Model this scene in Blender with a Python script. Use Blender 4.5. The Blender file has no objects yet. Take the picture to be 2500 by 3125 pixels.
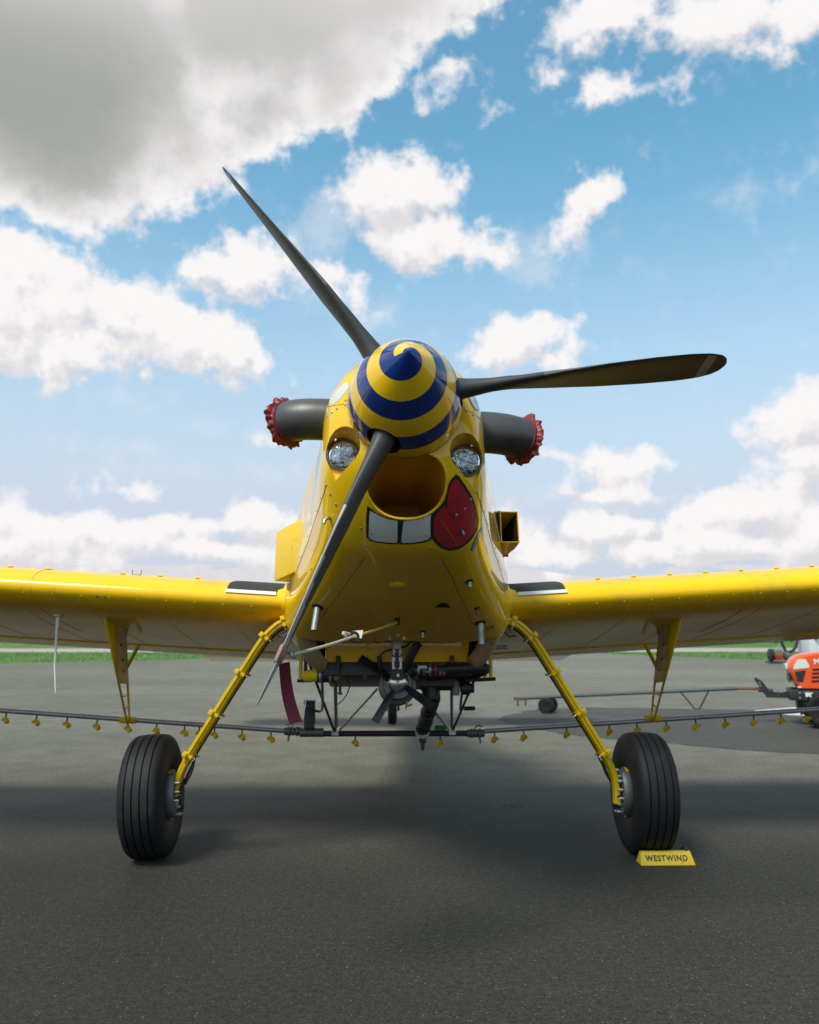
import bpy, bmesh, math, random
from mathutils import Vector, Matrix
from mathutils.bvhtree import BVHTree
random.seed(7)
R = math.radians
scn = bpy.context.scene
COL = scn.collection

# ------------------------------------------------------------------ camera
cam_d = bpy.data.cameras.new('camera'); cam = bpy.data.objects.new('camera', cam_d); COL.objects.link(cam)
cam.location = (0, 0, 1.33); cam.rotation_euler = (R(90 + 8.05), 0, 0)
cam_d.sensor_fit = 'HORIZONTAL'; cam_d.sensor_width = 24.0; cam_d.lens = 24.0
cam_d.clip_start = 0.05; cam_d.clip_end = 20000
cam_d.dof.use_dof = True; cam_d.dof.focus_distance = 3.25; cam_d.dof.aperture_fstop = 2.8
scn.camera = cam
scn.view_settings.view_transform = 'Standard'; scn.view_settings.look = 'None'
scn.view_settings.exposure = 0.0; scn.view_settings.gamma = 1.0
scn.view_settings.use_curve_mapping = False

# ------------------------------------------------------------------ sun and sky
SUN_EL, SUN_AZ = 52.0, -141.0         # azimuth from +Y (ahead); the sun stands behind the camera, over its left shoulder
sun_d = bpy.data.lights.new('sun', 'SUN'); sun = bpy.data.objects.new('sun', sun_d); COL.objects.link(sun)
sun_d.energy = 3.5; sun_d.angle = R(17.0); sun_d.color = (1.0, 0.95, 0.87)
sdir = Vector((math.sin(R(SUN_AZ)) * math.cos(R(SUN_EL)), math.cos(R(SUN_AZ)) * math.cos(R(SUN_EL)), math.sin(R(SUN_EL))))
sun.rotation_euler = sdir.to_track_quat('Z', 'Y').to_euler(); sun.location = (0, 0, 30)

class NT:
    """small helper for node trees"""
    def __init__(s, tree): s.t = tree; s.l = tree.links
    def n(s, typ, **kw):
        nd = s.t.nodes.new(typ)
        for k, v in kw.items(): setattr(nd, k, v)
        return nd
    def put(s, sock, v):
        if isinstance(v, bpy.types.NodeSocket): s.l.new(v, sock)
        elif v is not None: sock.default_value = v
    def m(s, op, a, b=None, c=None, clamp=False):
        nd = s.n('ShaderNodeMath', operation=op, use_clamp=clamp)
        for i, v in enumerate((a, b, c)):
            if v is not None: s.put(nd.inputs[i], v)
        return nd.outputs[0]
    def v(s, op, a, b=None, scale=None):
        nd = s.n('ShaderNodeVectorMath', operation=op); s.put(nd.inputs[0], a)
        if b is not None: s.put(nd.inputs[1], b)
        if scale is not None: s.put(nd.inputs['Scale'], scale)
        return nd.outputs['Value'] if op in ('LENGTH', 'DOT_PRODUCT') else nd.outputs[0]
    def noise(s, vec, scale, detail=4.0, rough=0.55, out=0, **kw):
        nd = s.n('ShaderNodeTexNoise', **kw); s.put(nd.inputs['Vector'], vec)
        nd.inputs['Scale'].default_value = scale; nd.inputs['Detail'].default_value = detail
        nd.inputs['Roughness'].default_value = rough
        return nd.outputs[out]
    def step(s, x, a, b, c=0.0, d=1.0, smooth=True):
        nd = s.n('ShaderNodeMapRange', interpolation_type='SMOOTHSTEP' if smooth else 'LINEAR')
        for i, v in enumerate((x, a, b, c, d)): s.put(nd.inputs[i], v)
        return nd.outputs[0]
    def mix(s, f, a, b, mode='MIX'):
        nd = s.n('ShaderNodeMix', data_type='RGBA', blend_type=mode)
        s.put(nd.inputs[0], f); s.put(nd.inputs[6], a); s.put(nd.inputs[7], b)
        return nd.outputs[2]

# clouds as ellipses on the celestial sphere: azimuth, elevation, half width, half height (degrees), tilt
BIG = [(-26.5, 33.0, 12.0, 8.6, 0), (-23.4, 34.8, 10.2, 7.3, 0), (-11.0, 38.6, 13.5, 5.3, 8), (-2.3, 39.8, 12.6, 3.6, 14), (-24.6, 29.7, 7.8, 3.4, -4), (-10.8, 33.8, 6.6, 2.9, 25), (-16.8, 30.9, 5.6, 3.0, 10), (-32.7, 31.8, 7.9, 7.0, 0), (-5.2, 36.0, 6.3, 3.1, 30), (-21.4, 27.2, 4.0, 1.2, -8)]
WHITE = [(-26.0, 21.1, 5.7, 3.7, 0), (-17.8, 19.8, 6.0, 2.9, -14), (-24.1, 17.6, 8.7, 2.1, 4), (-13.0, 18.8, 3.9, 2.2, -18), (-12.5, 24.2, 5.0, 2.1, 10), (-29.8, 19.3, 4.0, 4.4, 0), (-1.6, 29.4, 4.4, 2.9, 5), (2.2, 29.3, 2.6, 2.1, 0), (0.6, 26.4, 4.2, 2.5, -10), (5.6, 25.7, 2.4, 1.5, 12), (12.8, 28.3, 2.4, 1.8, 30), (10.7, 26.2, 1.0, 0.6, 0), (-5.7, 23.7, 2.4, 0.9, -20), (7.8, 19.4, 4.2, 2.0, 12), (9.8, 18.2, 3.0, 1.1, 0), (10.9, 20.1, 2.0, 1.2, 0), (-3.7, 23.0, 0.8, 0.7, 0), (15.3, 38.3, 5.8, 1.7, 10), (23.2, 37.2, 6.2, 2.0, -5), (28.2, 35.6, 3.2, 1.8, 0), (14.3, 34.6, 1.7, 1.2, 30), (20.1, 34.3, 1.3, 0.7, 30), (17.3, 34.3, 0.9, 0.5, 0), (10.3, 35.1, 1.2, 0.5, -10), (6.7, 33.9, 0.6, 0.4, 0), (3.2, 35.9, 2.2, 0.7, 20), (27.0, 13.1, 4.6, 2.6, 0), (27.4, 10.4, 4.0, 2.1, 0), (14.5, 10.8, 2.8, 1.8, 0), (13.8, 8.9, 3.8, 1.0, 0), (10.6, 11.9, 1.5, 0.5, 0), (21.1, 7.5, 3.2, 1.7, 0), (24.0, 8.1, 3.1, 1.7, 0), (26.1, 6.3, 2.7, 1.8, 0), (18.3, 6.8, 1.8, 1.1, 0), (12.7, 6.5, 2.4, 1.4, 0), (8.8, 5.6, 2.3, 1.3, 0), (16.4, 5.1, 3.4, 1.2, 0), (22.1, 5.2, 3.4, 0.9, 0), (-19.5, 9.1, 2.6, 0.7, -3), (-26.3, 8.3, 1.7, 0.5, 0), (-8.9, 13.1, 1.4, 0.7, 0), (-24.6, 6.4, 5.0, 1.5, 0), (-17.3, 6.5, 4.0, 1.3, 0), (-10.7, 7.4, 2.9, 1.6, 0), (-14.1, 5.2, 4.1, 1.1, 0), (-23.1, 4.6, 4.5, 1.0, 0), (-10.0, 4.9, 3.6, 1.2, 0), (-27.0, 5.4, 3.0, 1.4, 0), (-20.5, 5.6, 2.6, 1.5, 0), (-7.5, 6.2, 2.4, 1.5, 0), (7.6, 7.3, 1.6, 1.0, 0), (15.2, 6.8, 2.0, 1.2, 0), (20.0, 5.9, 2.6, 1.3, 0), (24.8, 5.2, 2.8, 1.4, 0), (10.8, 5.0, 2.2, 1.1, 0)]
THIN = [(24.6, 27.6, 3.5, 0.7, 18), (27.3, 28.0, 2.0, 1.0, 30), (22.8, 18.1, 1.5, 0.5, -8), (-14.8, 14.1, 8.3, 0.4, -8), (-22.9, 12.0, 8.7, 0.4, -6), (-14.6, 10.8, 6.3, 0.4, 4), (9.9, 8.8, 3.3, 0.5, 0), (-8.1, 10.9, 4.0, 0.5, 5), (-19.2, 14.8, 3.1, 0.8, -10), (-5.0, 22.5, 6, 1.2, -25), (9.0, 25.6, 5, 1.9, 20), (-9.1, 25.1, 3.4, 2.2, 0), (-6.1, 27.3, 2.6, 1.8, 20)]

import numpy as np
AZ0, AZ1, EL0, EL1 = -40.0, 40.0, 0.0, 46.0
def cloud_grid(lst, lo, hi):
    A, E = np.meshgrid(np.linspace(AZ0, AZ1, 161), np.linspace(EL0, EL1, 139)); out = None
    for a, e, ra, re, rot in lst:
        q = R(rot); dx, dy = A - a, E - e; k = min(ra, re)
        f = k - k * np.hypot((dx * math.cos(q) + dy * math.sin(q)) / ra, (-dx * math.sin(q) + dy * math.cos(q)) / re)
        if out is None: out = f
        else:
            h = np.maximum(.45 - np.abs(out - f), 0) / .45
            out = np.maximum(out, f) + h ** 3 * .45 / 6
    return np.clip(out, lo, hi)
world = bpy.data.worlds.new('World'); scn.world = world; world.use_nodes = True
world.cycles.sampling_method = 'MANUAL'; world.cycles.sample_map_resolution = 512
g = NT(world.node_tree); world.node_tree.nodes.clear()
def curve_node(vec, cols):
    """three tabulated functions of the three vector components (0..1), returned with their true range"""
    nd = g.n('ShaderNodeRGBCurve'); g.put(nd.inputs['Color'], vec); mp = nd.mapping; lo3, d3 = [], []
    for c in range(3):
        y = cols[c]; lo, hi = float(y.min()), float(y.max()); lo3.append(lo); d3.append(max(hi - lo, 1e-6))
        pts = mp.curves[c].points; n = len(y)
        for k in range(n):
            yy = (float(y[k]) - lo) / d3[-1]
            if k == 0: pts[0].location = (0, yy)
            elif k == n - 1: pts[-1].location = (1, yy)
            else: pts.new(k / (n - 1), yy)
    mp.update()
    md = g.n('ShaderNodeVectorMath', operation='MULTIPLY_ADD'); g.l.new(nd.outputs[0], md.inputs[0]); md.inputs[1].default_value = d3; md.inputs[2].default_value = lo3
    return md.outputs[0]
def cloud_field(F, rank, azv, elv):
    U, S, V = np.linalg.svd(F, full_matrices=False); acc = None
    for k in range(0, rank, 3):
        ca = curve_node(azv, [V[k + i][::2] * math.sqrt(S[k + i]) for i in range(3)])
        ce = curve_node(elv, [U[:, k + i] * math.sqrt(S[k + i]) for i in range(3)])
        dt = g.v('DOT_PRODUCT', ca, ce); acc = dt if acc is None else g.m('ADD', acc, dt)
    return acc
def splat(x):
    c = g.n('ShaderNodeCombineXYZ')
    for i in range(3): g.l.new(x, c.inputs[i])
    return c.outputs[0]
wout = g.n('ShaderNodeOutputWorld'); bg = g.n('ShaderNodeBackground'); g.l.new(bg.outputs[0], wout.inputs[0])
d = g.n('ShaderNodeTexCoord').outputs['Generated']
sp = g.n('ShaderNodeSeparateXYZ'); g.l.new(d, sp.inputs[0])
az = g.m('MULTIPLY', g.m('ARCTAN2', sp.outputs[0], sp.outputs[1]), 57.2958)
el = g.m('MULTIPLY', g.m('ARCSINE', sp.outputs[2]), 57.2958)
wamp = g.step(el, 2.0, 16.0, 0.35, 1.0)
wn = g.n('ShaderNodeSeparateXYZ'); g.l.new(g.noise(d, 13.0, 5.0, 0.62, out=1), wn.inputs[0])
azw = g.m('ADD', az, g.m('MULTIPLY', g.m('SUBTRACT', wn.outputs[0], 0.5), g.m('MULTIPLY', wamp, 5.0)))
elw = g.m('ADD', el, g.m('MULTIPLY', g.m('SUBTRACT', wn.outputs[1], 0.5), g.m('MULTIPLY', wamp, 4.2)))
u = splat(g.step(azw, AZ0, AZ1, smooth=False)); v_ = splat(g.step(elw, EL0, EL1, smooth=False))
Gw = cloud_grid(WHITE, -1.2, 1.8)
fw = cloud_field(Gw, 15, u, v_)
fb = cloud_field(cloud_grid(BIG, -2, 8), 6, u, v_)
ft = cloud_field(cloud_grid(THIN, -.6, .8), 6, u, v_)
# the same kind of fair-weather cloud goes on all round: a flat layer seen in perspective
den = g.m('ADD', g.m('MAXIMUM', sp.outputs[2], 0.0), 0.10)
pl = g.n('ShaderNodeCombineXYZ'); g.l.new(g.m('DIVIDE', sp.outputs[0], den), pl.inputs[0]); g.l.new(g.m('DIVIDE', sp.outputs[1], den), pl.inputs[1])
gen = g.noise(pl.outputs[0], 1.15, 5.0, 0.55, noise_dimensions='2D')
front = g.m('MULTIPLY', g.step(g.m('ABSOLUTE', az), 31.0, 39.0, 1.0, 0.0), g.step(el, 41.0, 45.5, 1.0, 0.0))
low = g.step(el, 3.5, 7.5, 0.0, 1.0)
gen_t = g.m('MULTIPLY', g.m('SUBTRACT', gen, g.m('MULTIPLY_ADD', low, 0.14, 0.38)), 26.0)
gen_t = g.m('SUBTRACT', gen_t, g.m('MULTIPLY', g.m('MULTIPLY', front, low), 12.0))
gen_t = g.m('MULTIPLY', gen_t, g.step(el, 0.0, 14.0, 0.35, 1.0))
back = g.m('MULTIPLY_ADD', front, 6.0, -6.0)
fb = g.m('ADD', fb, back); fwm = g.m('ADD', fw, back)
famp = g.step(el, 1.0, 18.0, 1.2, 3.6)
fine = g.m('MULTIPLY', g.m('SUBTRACT', g.noise(d, 36.0, 7.0, 0.57), 0.5), famp)
T1 = g.m('ADD', g.m('SMOOTH_MAX', g.m('SMOOTH_MAX', fwm, gen_t, 0.4), fb, 0.5), fine)
# light from above: compare with the cloud a little higher up
fw2 = cloud_field(Gw, 9, u, splat(g.step(g.m('ADD', elw, g.step(el, 4.0, 20.0, 0.7, 1.5)), EL0, EL1, smooth=False)))
fine2 = g.m('MULTIPLY', g.m('SUBTRACT', g.noise(g.v('ADD', d, (-0.008, 0.0, 0.016)), 36.0, 3.0, 0.57), 0.5), famp)
top = g.m('SUBTRACT', g.m('ADD', fw, fine), g.m('ADD', fw2, fine2))
soft_k = g.step(el, 3.0, 16.0, 0.42, 1.0)
dens = g.step(T1, g.m('MULTIPLY', soft_k, -0.35), g.m('MULTIPLY', soft_k, 1.0))
thin = g.m('MULTIPLY', g.step(g.m('ADD', ft, fine), -0.5, 1.4), 0.42)
lit = g.step(g.m('DIVIDE', top, g.step(el, 3.0, 16.0, 0.5, 1.0)), -1.25, 0.35)
bigd = g.step(fb, 0.4, 3.4)
sky = g.n('ShaderNodeTexSky', sky_type='NISHITA', sun_disc=False)
sky.sun_elevation = R(SUN_EL); sky.sun_rotation = R(SUN_AZ); sky.altitude = 300; sky.dust_density = 1.2; sky.ozone_density = 2.0
sky_c = g.mix(1.0, sky.outputs[0], (1.86, 2.86, 2.48, 1), 'MULTIPLY')
sky_c = g.mix(g.step(el, 33.0, 4.0), sky_c, (6.7, 7.5, 8.9, 1))      # summer haze thickening towards the horizon
white = (10.6, 10.3, 10.3, 1); grey = (8.2, 8.05, 8.4, 1); dark = (4.1, 4.25, 4.0, 1)
bigc = g.mix(g.m('MULTIPLY', g.step(g.m('ADD', fb, g.m('MULTIPLY', wn.outputs[2], 2.4)), -0.6, 7.6), g.step(el, 42.0, 32.0, 0.25, 1.0)), (8.0, 7.8, 7.75, 1), dark)
cc = g.mix(bigd, g.mix(lit, grey, white), bigc)
tot = g.mix(dens, g.mix(thin, sky_c, (9.6, 9.5, 9.8, 1)), cc)
g.l.new(tot, bg.inputs[0]); bg.inputs[1].default_value = 0.09
scn.cycles.max_bounces = 8; scn.cycles.diffuse_bounces = 3; scn.cycles.use_denoising = True
scn.cycles.caustics_reflective = False; scn.cycles.caustics_refractive = False

# ------------------------------------------------------------------ materials
def mat(name, color, rough=0.5, metal=0.0, coat=0.0, noise=None, bump=None, spec=0.5, coat_rough=0.04, sheen=0.0, trans=0.0):
    """noise = (scale, dark colour, low, high); bump = (scale, strength, distance)"""
    m = bpy.data.materials.new(name); m.use_nodes = True
    t = NT(m.node_tree); b = m.node_tree.nodes['Principled BSDF']
    b.inputs['Base Color'].default_value = (*color, 1); b.inputs['Roughness'].default_value = rough
    b.inputs['Metallic'].default_value = metal; b.inputs['Coat Weight'].default_value = coat
    b.inputs['Coat Roughness'].default_value = coat_rough; b.inputs['Coat IOR'].default_value = 1.5; b.inputs['Specular IOR Level'].default_value = spec
    b.inputs['Transmission Weight'].default_value = trans
    if noise or bump:
        oc = t.n('ShaderNodeTexCoord').outputs['Object']
    if noise:
        sc_, dk, lo, hi = noise
        f = t.step(t.noise(oc, sc_, 6.0, 0.6), lo, hi)
        t.put(b.inputs['Base Color'], t.mix(f, (*color, 1), (*dk, 1)))
    if bump:
        bp = t.n('ShaderNodeBump'); bp.inputs['Strength'].default_value = bump[1]; bp.inputs['Distance'].default_value = bump[2]
        t.l.new(t.noise(oc, bump[0], 3.0, 0.5), bp.inputs['Height']); t.l.new(bp.outputs[0], b.inputs['Normal'])
        if coat: t.l.new(bp.outputs[0], b.inputs['Coat Normal'])
    return m
YEL = (0.88, 0.535, 0.004)
M = {}
M['yellow'] = mat('yellow_paint', YEL, 0.40, coat=1.0, spec=0.08, noise=(1.7, (0.78, 0.49, 0.008), 0.5, 0.8), bump=(2.6, 0.07, 0.02), coat_rough=0.02)
M['yellow_wing'] = mat('yellow_wing_paint', YEL, 0.48, coat=0.45, spec=0.15, coat_rough=0.12, noise=(3.2, (0.55, 0.36, 0.045), 0.50, 0.80), bump=(3.0, 0.16, 0.02))
M['yellow_matte'] = mat('yellow_parts_paint', (0.80, 0.52, 0.008), 0.42, coat=0.15, spec=0.25, noise=(18.0, (0.55, 0.32, 0.015), 0.55, 0.8))
M['yellow_duct'] = mat('yellow_duct_paint', (0.74, 0.42, 0.012), 0.5, coat=0.2)
M['blade'] = mat('blade_grey_paint', (0.046, 0.049, 0.048), 0.50, spec=0.35, noise=(9.0, (0.050, 0.052, 0.050), 0.45, 0.8), bump=(60, 0.05, 0.002))
M['blade_edge_glint'] = mat('worn_edge_with_glint', (0.40, 0.41, 0.40), 0.5)  # worn edge strip, its sky glint painted in as a paler tone; lower blade only
M['blade_worn'] = mat('scuffed_leading_edge', (0.13, 0.132, 0.128), 0.5)
M['blade_stripe'] = mat('faded_white_stripe', (0.42, 0.43, 0.42), 0.5, noise=(14.0, (0.20, 0.20, 0.19), 0.45, 0.7))
M['exhaust'] = mat('sooty_exhaust_steel', (0.075, 0.076, 0.075), 0.42, metal=0.25, noise=(6.0, (0.035, 0.036, 0.037), 0.45, 0.75), bump=(7, 0.15, 0.01))
M['red'] = mat('red_vinyl', (0.19, 0.007, 0.011), 0.48, coat=0.08, bump=(30, 0.2, 0.003))
M['flag'] = mat('maroon_webbing', (0.17, 0.010, 0.028), 0.75, noise=(120.0, (0.12, 0.008, 0.02), 0.45, 0.7), bump=(260, 0.3, 0.001))
M['rubber'] = mat('tyre_rubber', (0.010, 0.011, 0.013), 0.62, spec=0.3, noise=(7.0, (0.024, 0.023, 0.021), 0.52, 0.75), bump=(90, 0.12, 0.002))
M['blackp'] = mat('black_plastic', (0.014, 0.015, 0.017), 0.45)
M['blacks'] = mat('black_steel', (0.020, 0.021, 0.023), 0.5, noise=(12.0, (0.045, 0.042, 0.038), 0.55, 0.8))
M['void'] = mat('dark_cavity', (0.006, 0.006, 0.006), 0.9)
M['steel'] = mat('galvanised_steel', (0.36, 0.37, 0.37), 0.42, metal=0.75, noise=(14.0, (0.22, 0.22, 0.22), 0.5, 0.75))
M['alu'] = mat('cast_aluminium', (0.15, 0.155, 0.155), 0.5, metal=0.5, noise=(22.0, (0.16, 0.16, 0.15), 0.5, 0.8), bump=(50, 0.2, 0.003))
M['chrome'] = mat('polished_steel', (0.62, 0.62, 0.61), 0.22, metal=1.0, noise=(25.0, (0.42, 0.42, 0.41), 0.5, 0.8))
M['cream'] = mat('weathered_cream_paint', (0.52, 0.40, 0.22), 0.5, noise=(9.0, (0.30, 0.22, 0.12), 0.5, 0.75))
M['white'] = mat('white_paint', (0.74, 0.74, 0.71), 0.35, coat=0.4)
M['teeth'] = mat('white_tooth_paint', (0.66, 0.69, 0.68), 0.4, coat=0.6, noise=(3.0, (0.58, 0.62, 0.63), 0.4, 0.7))
M['ink'] = mat('black_outline_paint', (0.012, 0.012, 0.014), 0.4, coat=0.5)
M['tongue'] = mat('red_tongue_paint', (0.40, 0.010, 0.020), 0.4, coat=0.8, noise=(5.0, (0.34, 0.008, 0.018), 0.4, 0.7))
M['tongue_crease'] = mat('orange_crease_paint', (0.60, 0.10, 0.02), 0.4, coat=0.6)
M['cyan'] = mat('cyan_drop_paint', (0.03, 0.32, 0.45), 0.4, coat=0.6)
M['bluepaint'] = mat('blue_eye_paint', (0.03, 0.10, 0.30), 0.4, coat=0.6)
M['rope'] = mat('pale_rope', (0.50, 0.46, 0.34), 0.85, bump=(150, 0.5, 0.003))
M['yrope'] = mat('yellow_rope', (0.62, 0.42, 0.06), 0.85, bump=(150, 0.5, 0.003))
M['leather'] = mat('worn_sleeve', (0.30, 0.19, 0.15), 0.8)
M['screw'] = mat('steel_screw', (0.46, 0.45, 0.42), 0.4, metal=0.7)
M['pad'] = mat('black_antislip_pad', (0.030, 0.034, 0.034), 0.9, bump=(200, 0.5, 0.002))
M['brass'] = mat('brass', (0.30, 0.20, 0.07), 0.4, metal=0.8)
M['green'] = mat('green_plastic', (0.03, 0.26, 0.09), 0.5)
M['orange'] = mat('orange_tractor_paint', (0.76, 0.085, 0.010), 0.35, coat=0.5)
M['redrim'] = mat('red_rim_paint', (0.62, 0.03, 0.012), 0.4, coat=0.3)
M['redeng'] = mat('red_engine_paint', (0.42, 0.015, 0.015), 0.5)
M['lamp'] = mat('frosted_lamp_lens', (0.66, 0.68, 0.62), 0.25, coat=0.5)
M['tank'] = mat('white_tank_plastic', (0.70, 0.73, 0.74), 0.45)
M['rust'] = mat('rusty_steel', (0.20, 0.09, 0.04), 0.8, noise=(30.0, (0.09, 0.05, 0.03), 0.4, 0.7))
M['glass'] = mat('lamp_glass', (1, 1, 1), 0.02, trans=1.0)
M['glass'].node_tree.nodes['Principled BSDF'].inputs['IOR'].default_value = 1.45
M['canopy'] = mat('tinted_canopy_glass', (0.45, 0.52, 0.54), 0.03, trans=0.9)
M['reflector'] = mat('lamp_reflector', (0.46, 0.46, 0.45), 0.05, metal=1.0, noise=(20.0, (0.22, 0.22, 0.21), 0.45, 0.6), bump=(38, 0.75, 0.012))

# spinner: blue and yellow spiral painted round the cone
ms = mat('spiral_spinner_paint', YEL, 0.36, coat=1.0, spec=0.08, coat_rough=0.015); M['spinner'] = ms
t = NT(ms.node_tree); bs = ms.node_tree.nodes['Principled BSDF']
at = t.n('ShaderNodeAttribute', attribute_name='arc'); oc = t.n('ShaderNodeTexCoord').outputs['Object']
sx = t.n('ShaderNodeSeparateXYZ'); t.l.new(oc, sx.inputs[0])
ang = t.m('DIVIDE', t.m('ARCTAN2', sx.outputs[2], sx.outputs[0]), 2 * math.pi)
SPIRAL = (0.175, 0.11)      # arc length per turn, phase
ph = t.m('ADD', t.m('ADD', t.m('DIVIDE', at.outputs['Fac'], SPIRAL[0]), ang), SPIRAL[1])
fr = t.m('FRACT', ph)
isblue = t.m('LESS_THAN', fr, 0.5)
sel = t.m('MAXIMUM', t.m('MAXIMUM', isblue, t.m('LESS_THAN', ph, 0.0)), t.m('LESS_THAN', at.outputs['Fac'], 0.026))
sel = t.m('MAXIMUM', sel, t.m('GREATER_THAN', sx.outputs[1], 0.0945))
t.put(bs.inputs['Base Color'], t.mix(sel, (*YEL, 1), (0.002, 0.026, 0.18, 1)))

# ------------------------------------------------------------------ mesh helpers
class MB:
    def __init__(s): s.v = []; s.f = []; s.mi = []; s.cur = 0
    def add(s, vs, fs):
        o = len(s.v); s.v += [tuple(p) for p in vs]
        for f in fs: s.f.append(tuple(i + o for i in f)); s.mi.append(s.cur)
        return s
    def slot(s, i): s.cur = i; return s
    def box(s, c, size, rot=None, taper=1.0):
        hx, hy, hz = size[0] / 2, size[1] / 2, size[2] / 2
        vs = [Vector((x * hx * (taper if z > 0 else 1), y * hy * (taper if z > 0 else 1), z * hz)) for x in (-1, 1) for y in (-1, 1) for z in (-1, 1)]
        if rot is not None: vs = [rot @ p for p in vs]
        c = Vector(c)
        return s.add([p + c for p in vs], [(0, 1, 3, 2), (4, 6, 7, 5), (0, 4, 5, 1), (2, 3, 7, 6), (0, 2, 6, 4), (1, 5, 7, 3)])
    def hexa(s, p):   # 8 corner points: bottom ring 0-3, top ring 4-7
        return s.add(p, [(3, 2, 1, 0), (4, 5, 6, 7), (0, 1, 5, 4), (1, 2, 6, 5), (2, 3, 7, 6), (3, 0, 4, 7)])
    def tube(s, pts, r, n=10, cap=True, flat=1.0, up=None):
        pts = [Vector(p) for p in pts]; k = len(pts)
        rs = r if isinstance(r, (list, tuple)) else [r] * k
        o = []; nv = None
        for i, p in enumerate(pts):
            tg = (pts[min(i + 1, k - 1)] - pts[max(i - 1, 0)]).normalized()
            if nv is None:
                ref = Vector(up) if up else (Vector((0, 0, 1)) if abs(tg.z) < 0.9 else Vector((0, 1, 0)))
                nv = tg.cross(ref).normalized()
            else: nv = (nv - tg * nv.dot(tg)).normalized()
            b = tg.cross(nv)
            for j in range(n):
                a = 2 * math.pi * j / n
                o.append(p + nv * math.cos(a) * rs[i] + b * math.sin(a) * rs[i] * flat)
        fs = [(i * n + j, i * n + (j + 1) % n, (i + 1) * n + (j + 1) % n, (i + 1) * n + j) for i in range(k - 1) for j in range(n)]
        if cap: fs += [tuple(range(n))[::-1], tuple((k - 1) * n + j for j in range(n))]
        return s.add(o, fs)
    def lathe(s, prof, org, axis, n=24, ref=None, wav=None):
        """prof: (radius, distance along axis)"""
        ax = Vector(axis).normalized(); org = Vector(org)
        rf = Vector(ref) if ref else (Vector((0, 0, 1)) if abs(ax.z) < 0.9 else Vector((1, 0, 0)))
        e1 = ax.cross(rf).normalized(); e2 = ax.cross(e1)
        o = []
        for q, (rr, h) in enumerate(prof):
            for j in range(n):
                a = 2 * math.pi * j / n
                r2, h2 = (rr, h) if wav is None else wav(q, a, rr, h)
                o.append(org + ax * h2 + (e1 * math.cos(a) + e2 * math.sin(a)) * r2)
        k = len(prof)
        fs = [(i * n + j, (i + 1) * n + j, (i + 1) * n + (j + 1) % n, i * n + (j + 1) % n) for i in range(k - 1) for j in range(n)]
        if prof[0][0] > 1e-5: fs.append(tuple(range(n)))
        if prof[-1][0] > 1e-5: fs.append(tuple((k - 1) * n + j for j in range(n))[::-1])
        return s.add(o, fs)
    def prism(s, poly, d):   # polygon of 3-D points extruded by vector d
        n = len(poly); d = Vector(d); poly = [Vector(p) for p in poly]
        return s.add(poly + [p + d for p in poly], [tuple(range(n))[::-1], tuple(range(n, 2 * n))] + [(i, (i + 1) % n, n + (i + 1) % n, n + i) for i in range(n)])
    def grid(s, rows, closed=False):
        n = len(rows[0]); o = [p for r_ in rows for p in r_]
        fs = [(i * n + j, i * n + (j + 1) % n, (i + 1) * n + (j + 1) % n, (i + 1) * n + j) for i in range(len(rows) - 1) for j in range(n if closed else n - 1)]
        return s.add(o, fs)
    def mesh(s, name, mats, smooth=None, bevel=0.0):
        me = bpy.data.meshes.new(name); me.from_pydata(s.v, [], s.f)
        for m_ in (mats if isinstance(mats, (list, tuple)) else [mats]): me.materials.append(M[m_] if isinstance(m_, str) else m_)
        if any(s.mi): me.polygons.foreach_set('material_index', s.mi)
        bm = bmesh.new(); bm.from_mesh(me); bmesh.ops.remove_doubles(bm, verts=bm.verts, dist=1e-6)
        bmesh.ops.recalc_face_normals(bm, faces=bm.faces)
        if bevel: bmesh.ops.bevel(bm, geom=[e for e in bm.edges if len(e.link_faces) == 2 and e.calc_face_angle(0) > 0.5], offset=bevel, segments=2, affect='EDGES', profile=0.6)
        if smooth is not None:
            for f in bm.faces: f.smooth = True
            for e in bm.edges:
                if len(e.link_faces) == 2 and e.calc_face_angle(0) > R(smooth): e.smooth = False
        bm.to_mesh(me); bm.free(); me.update()
        return me
    def build(s, name, mats, parent=None, smooth=35, bevel=0.0):
        return link(name, s.mesh(name, mats, smooth, bevel), parent)

def link(name, me, parent=None):
    o = bpy.data.objects.new(name, me); COL.objects.link(o)
    if parent is not None: set_parent(o, parent)
    return o
def empty(name, loc, rot=None):
    o = bpy.data.objects.new(name, None); COL.objects.link(o); o.location = loc
    if rot: o.rotation_euler = rot
    return o
def tag(o, label=None, cat=None, group=None, kind=None):
    for k, v_ in (('label', label), ('category', cat), ('group', group), ('kind', kind)):
        if v_: o[k] = v_
    return o
def copy_tree(o, parent=None):
    c = o.copy(); COL.objects.link(c); c.parent = parent
    for ch in o.children: copy_tree(ch, c)
    return c
def smooth_path(pts, sub=6):
    pts = [Vector(p) for p in pts]; out = []
    for i in range(len(pts) - 1):
        p0, p1, p2, p3 = pts[max(i - 1, 0)], pts[i], pts[i + 1], pts[min(i + 2, len(pts) - 1)]
        for j in range(sub):
            t_ = j / sub
            out.append(0.5 * (2 * p1 + (p2 - p0) * t_ + (2 * p0 - 5 * p1 + 4 * p2 - p3) * t_ * t_ + (3 * p1 - p0 - 3 * p2 + p3) * t_ ** 3))
    return out + [pts[-1]]
def lerp(a, b, t_): return a + (b - a) * t_
def interp(tab, x):
    if x <= tab[0][0]: return tab[0][1]
    for (a, va), (b, vb) in zip(tab, tab[1:]):
        if x <= b: return lerp(va, vb, (x - a) / (b - a))
    return tab[-1][1]

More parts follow.
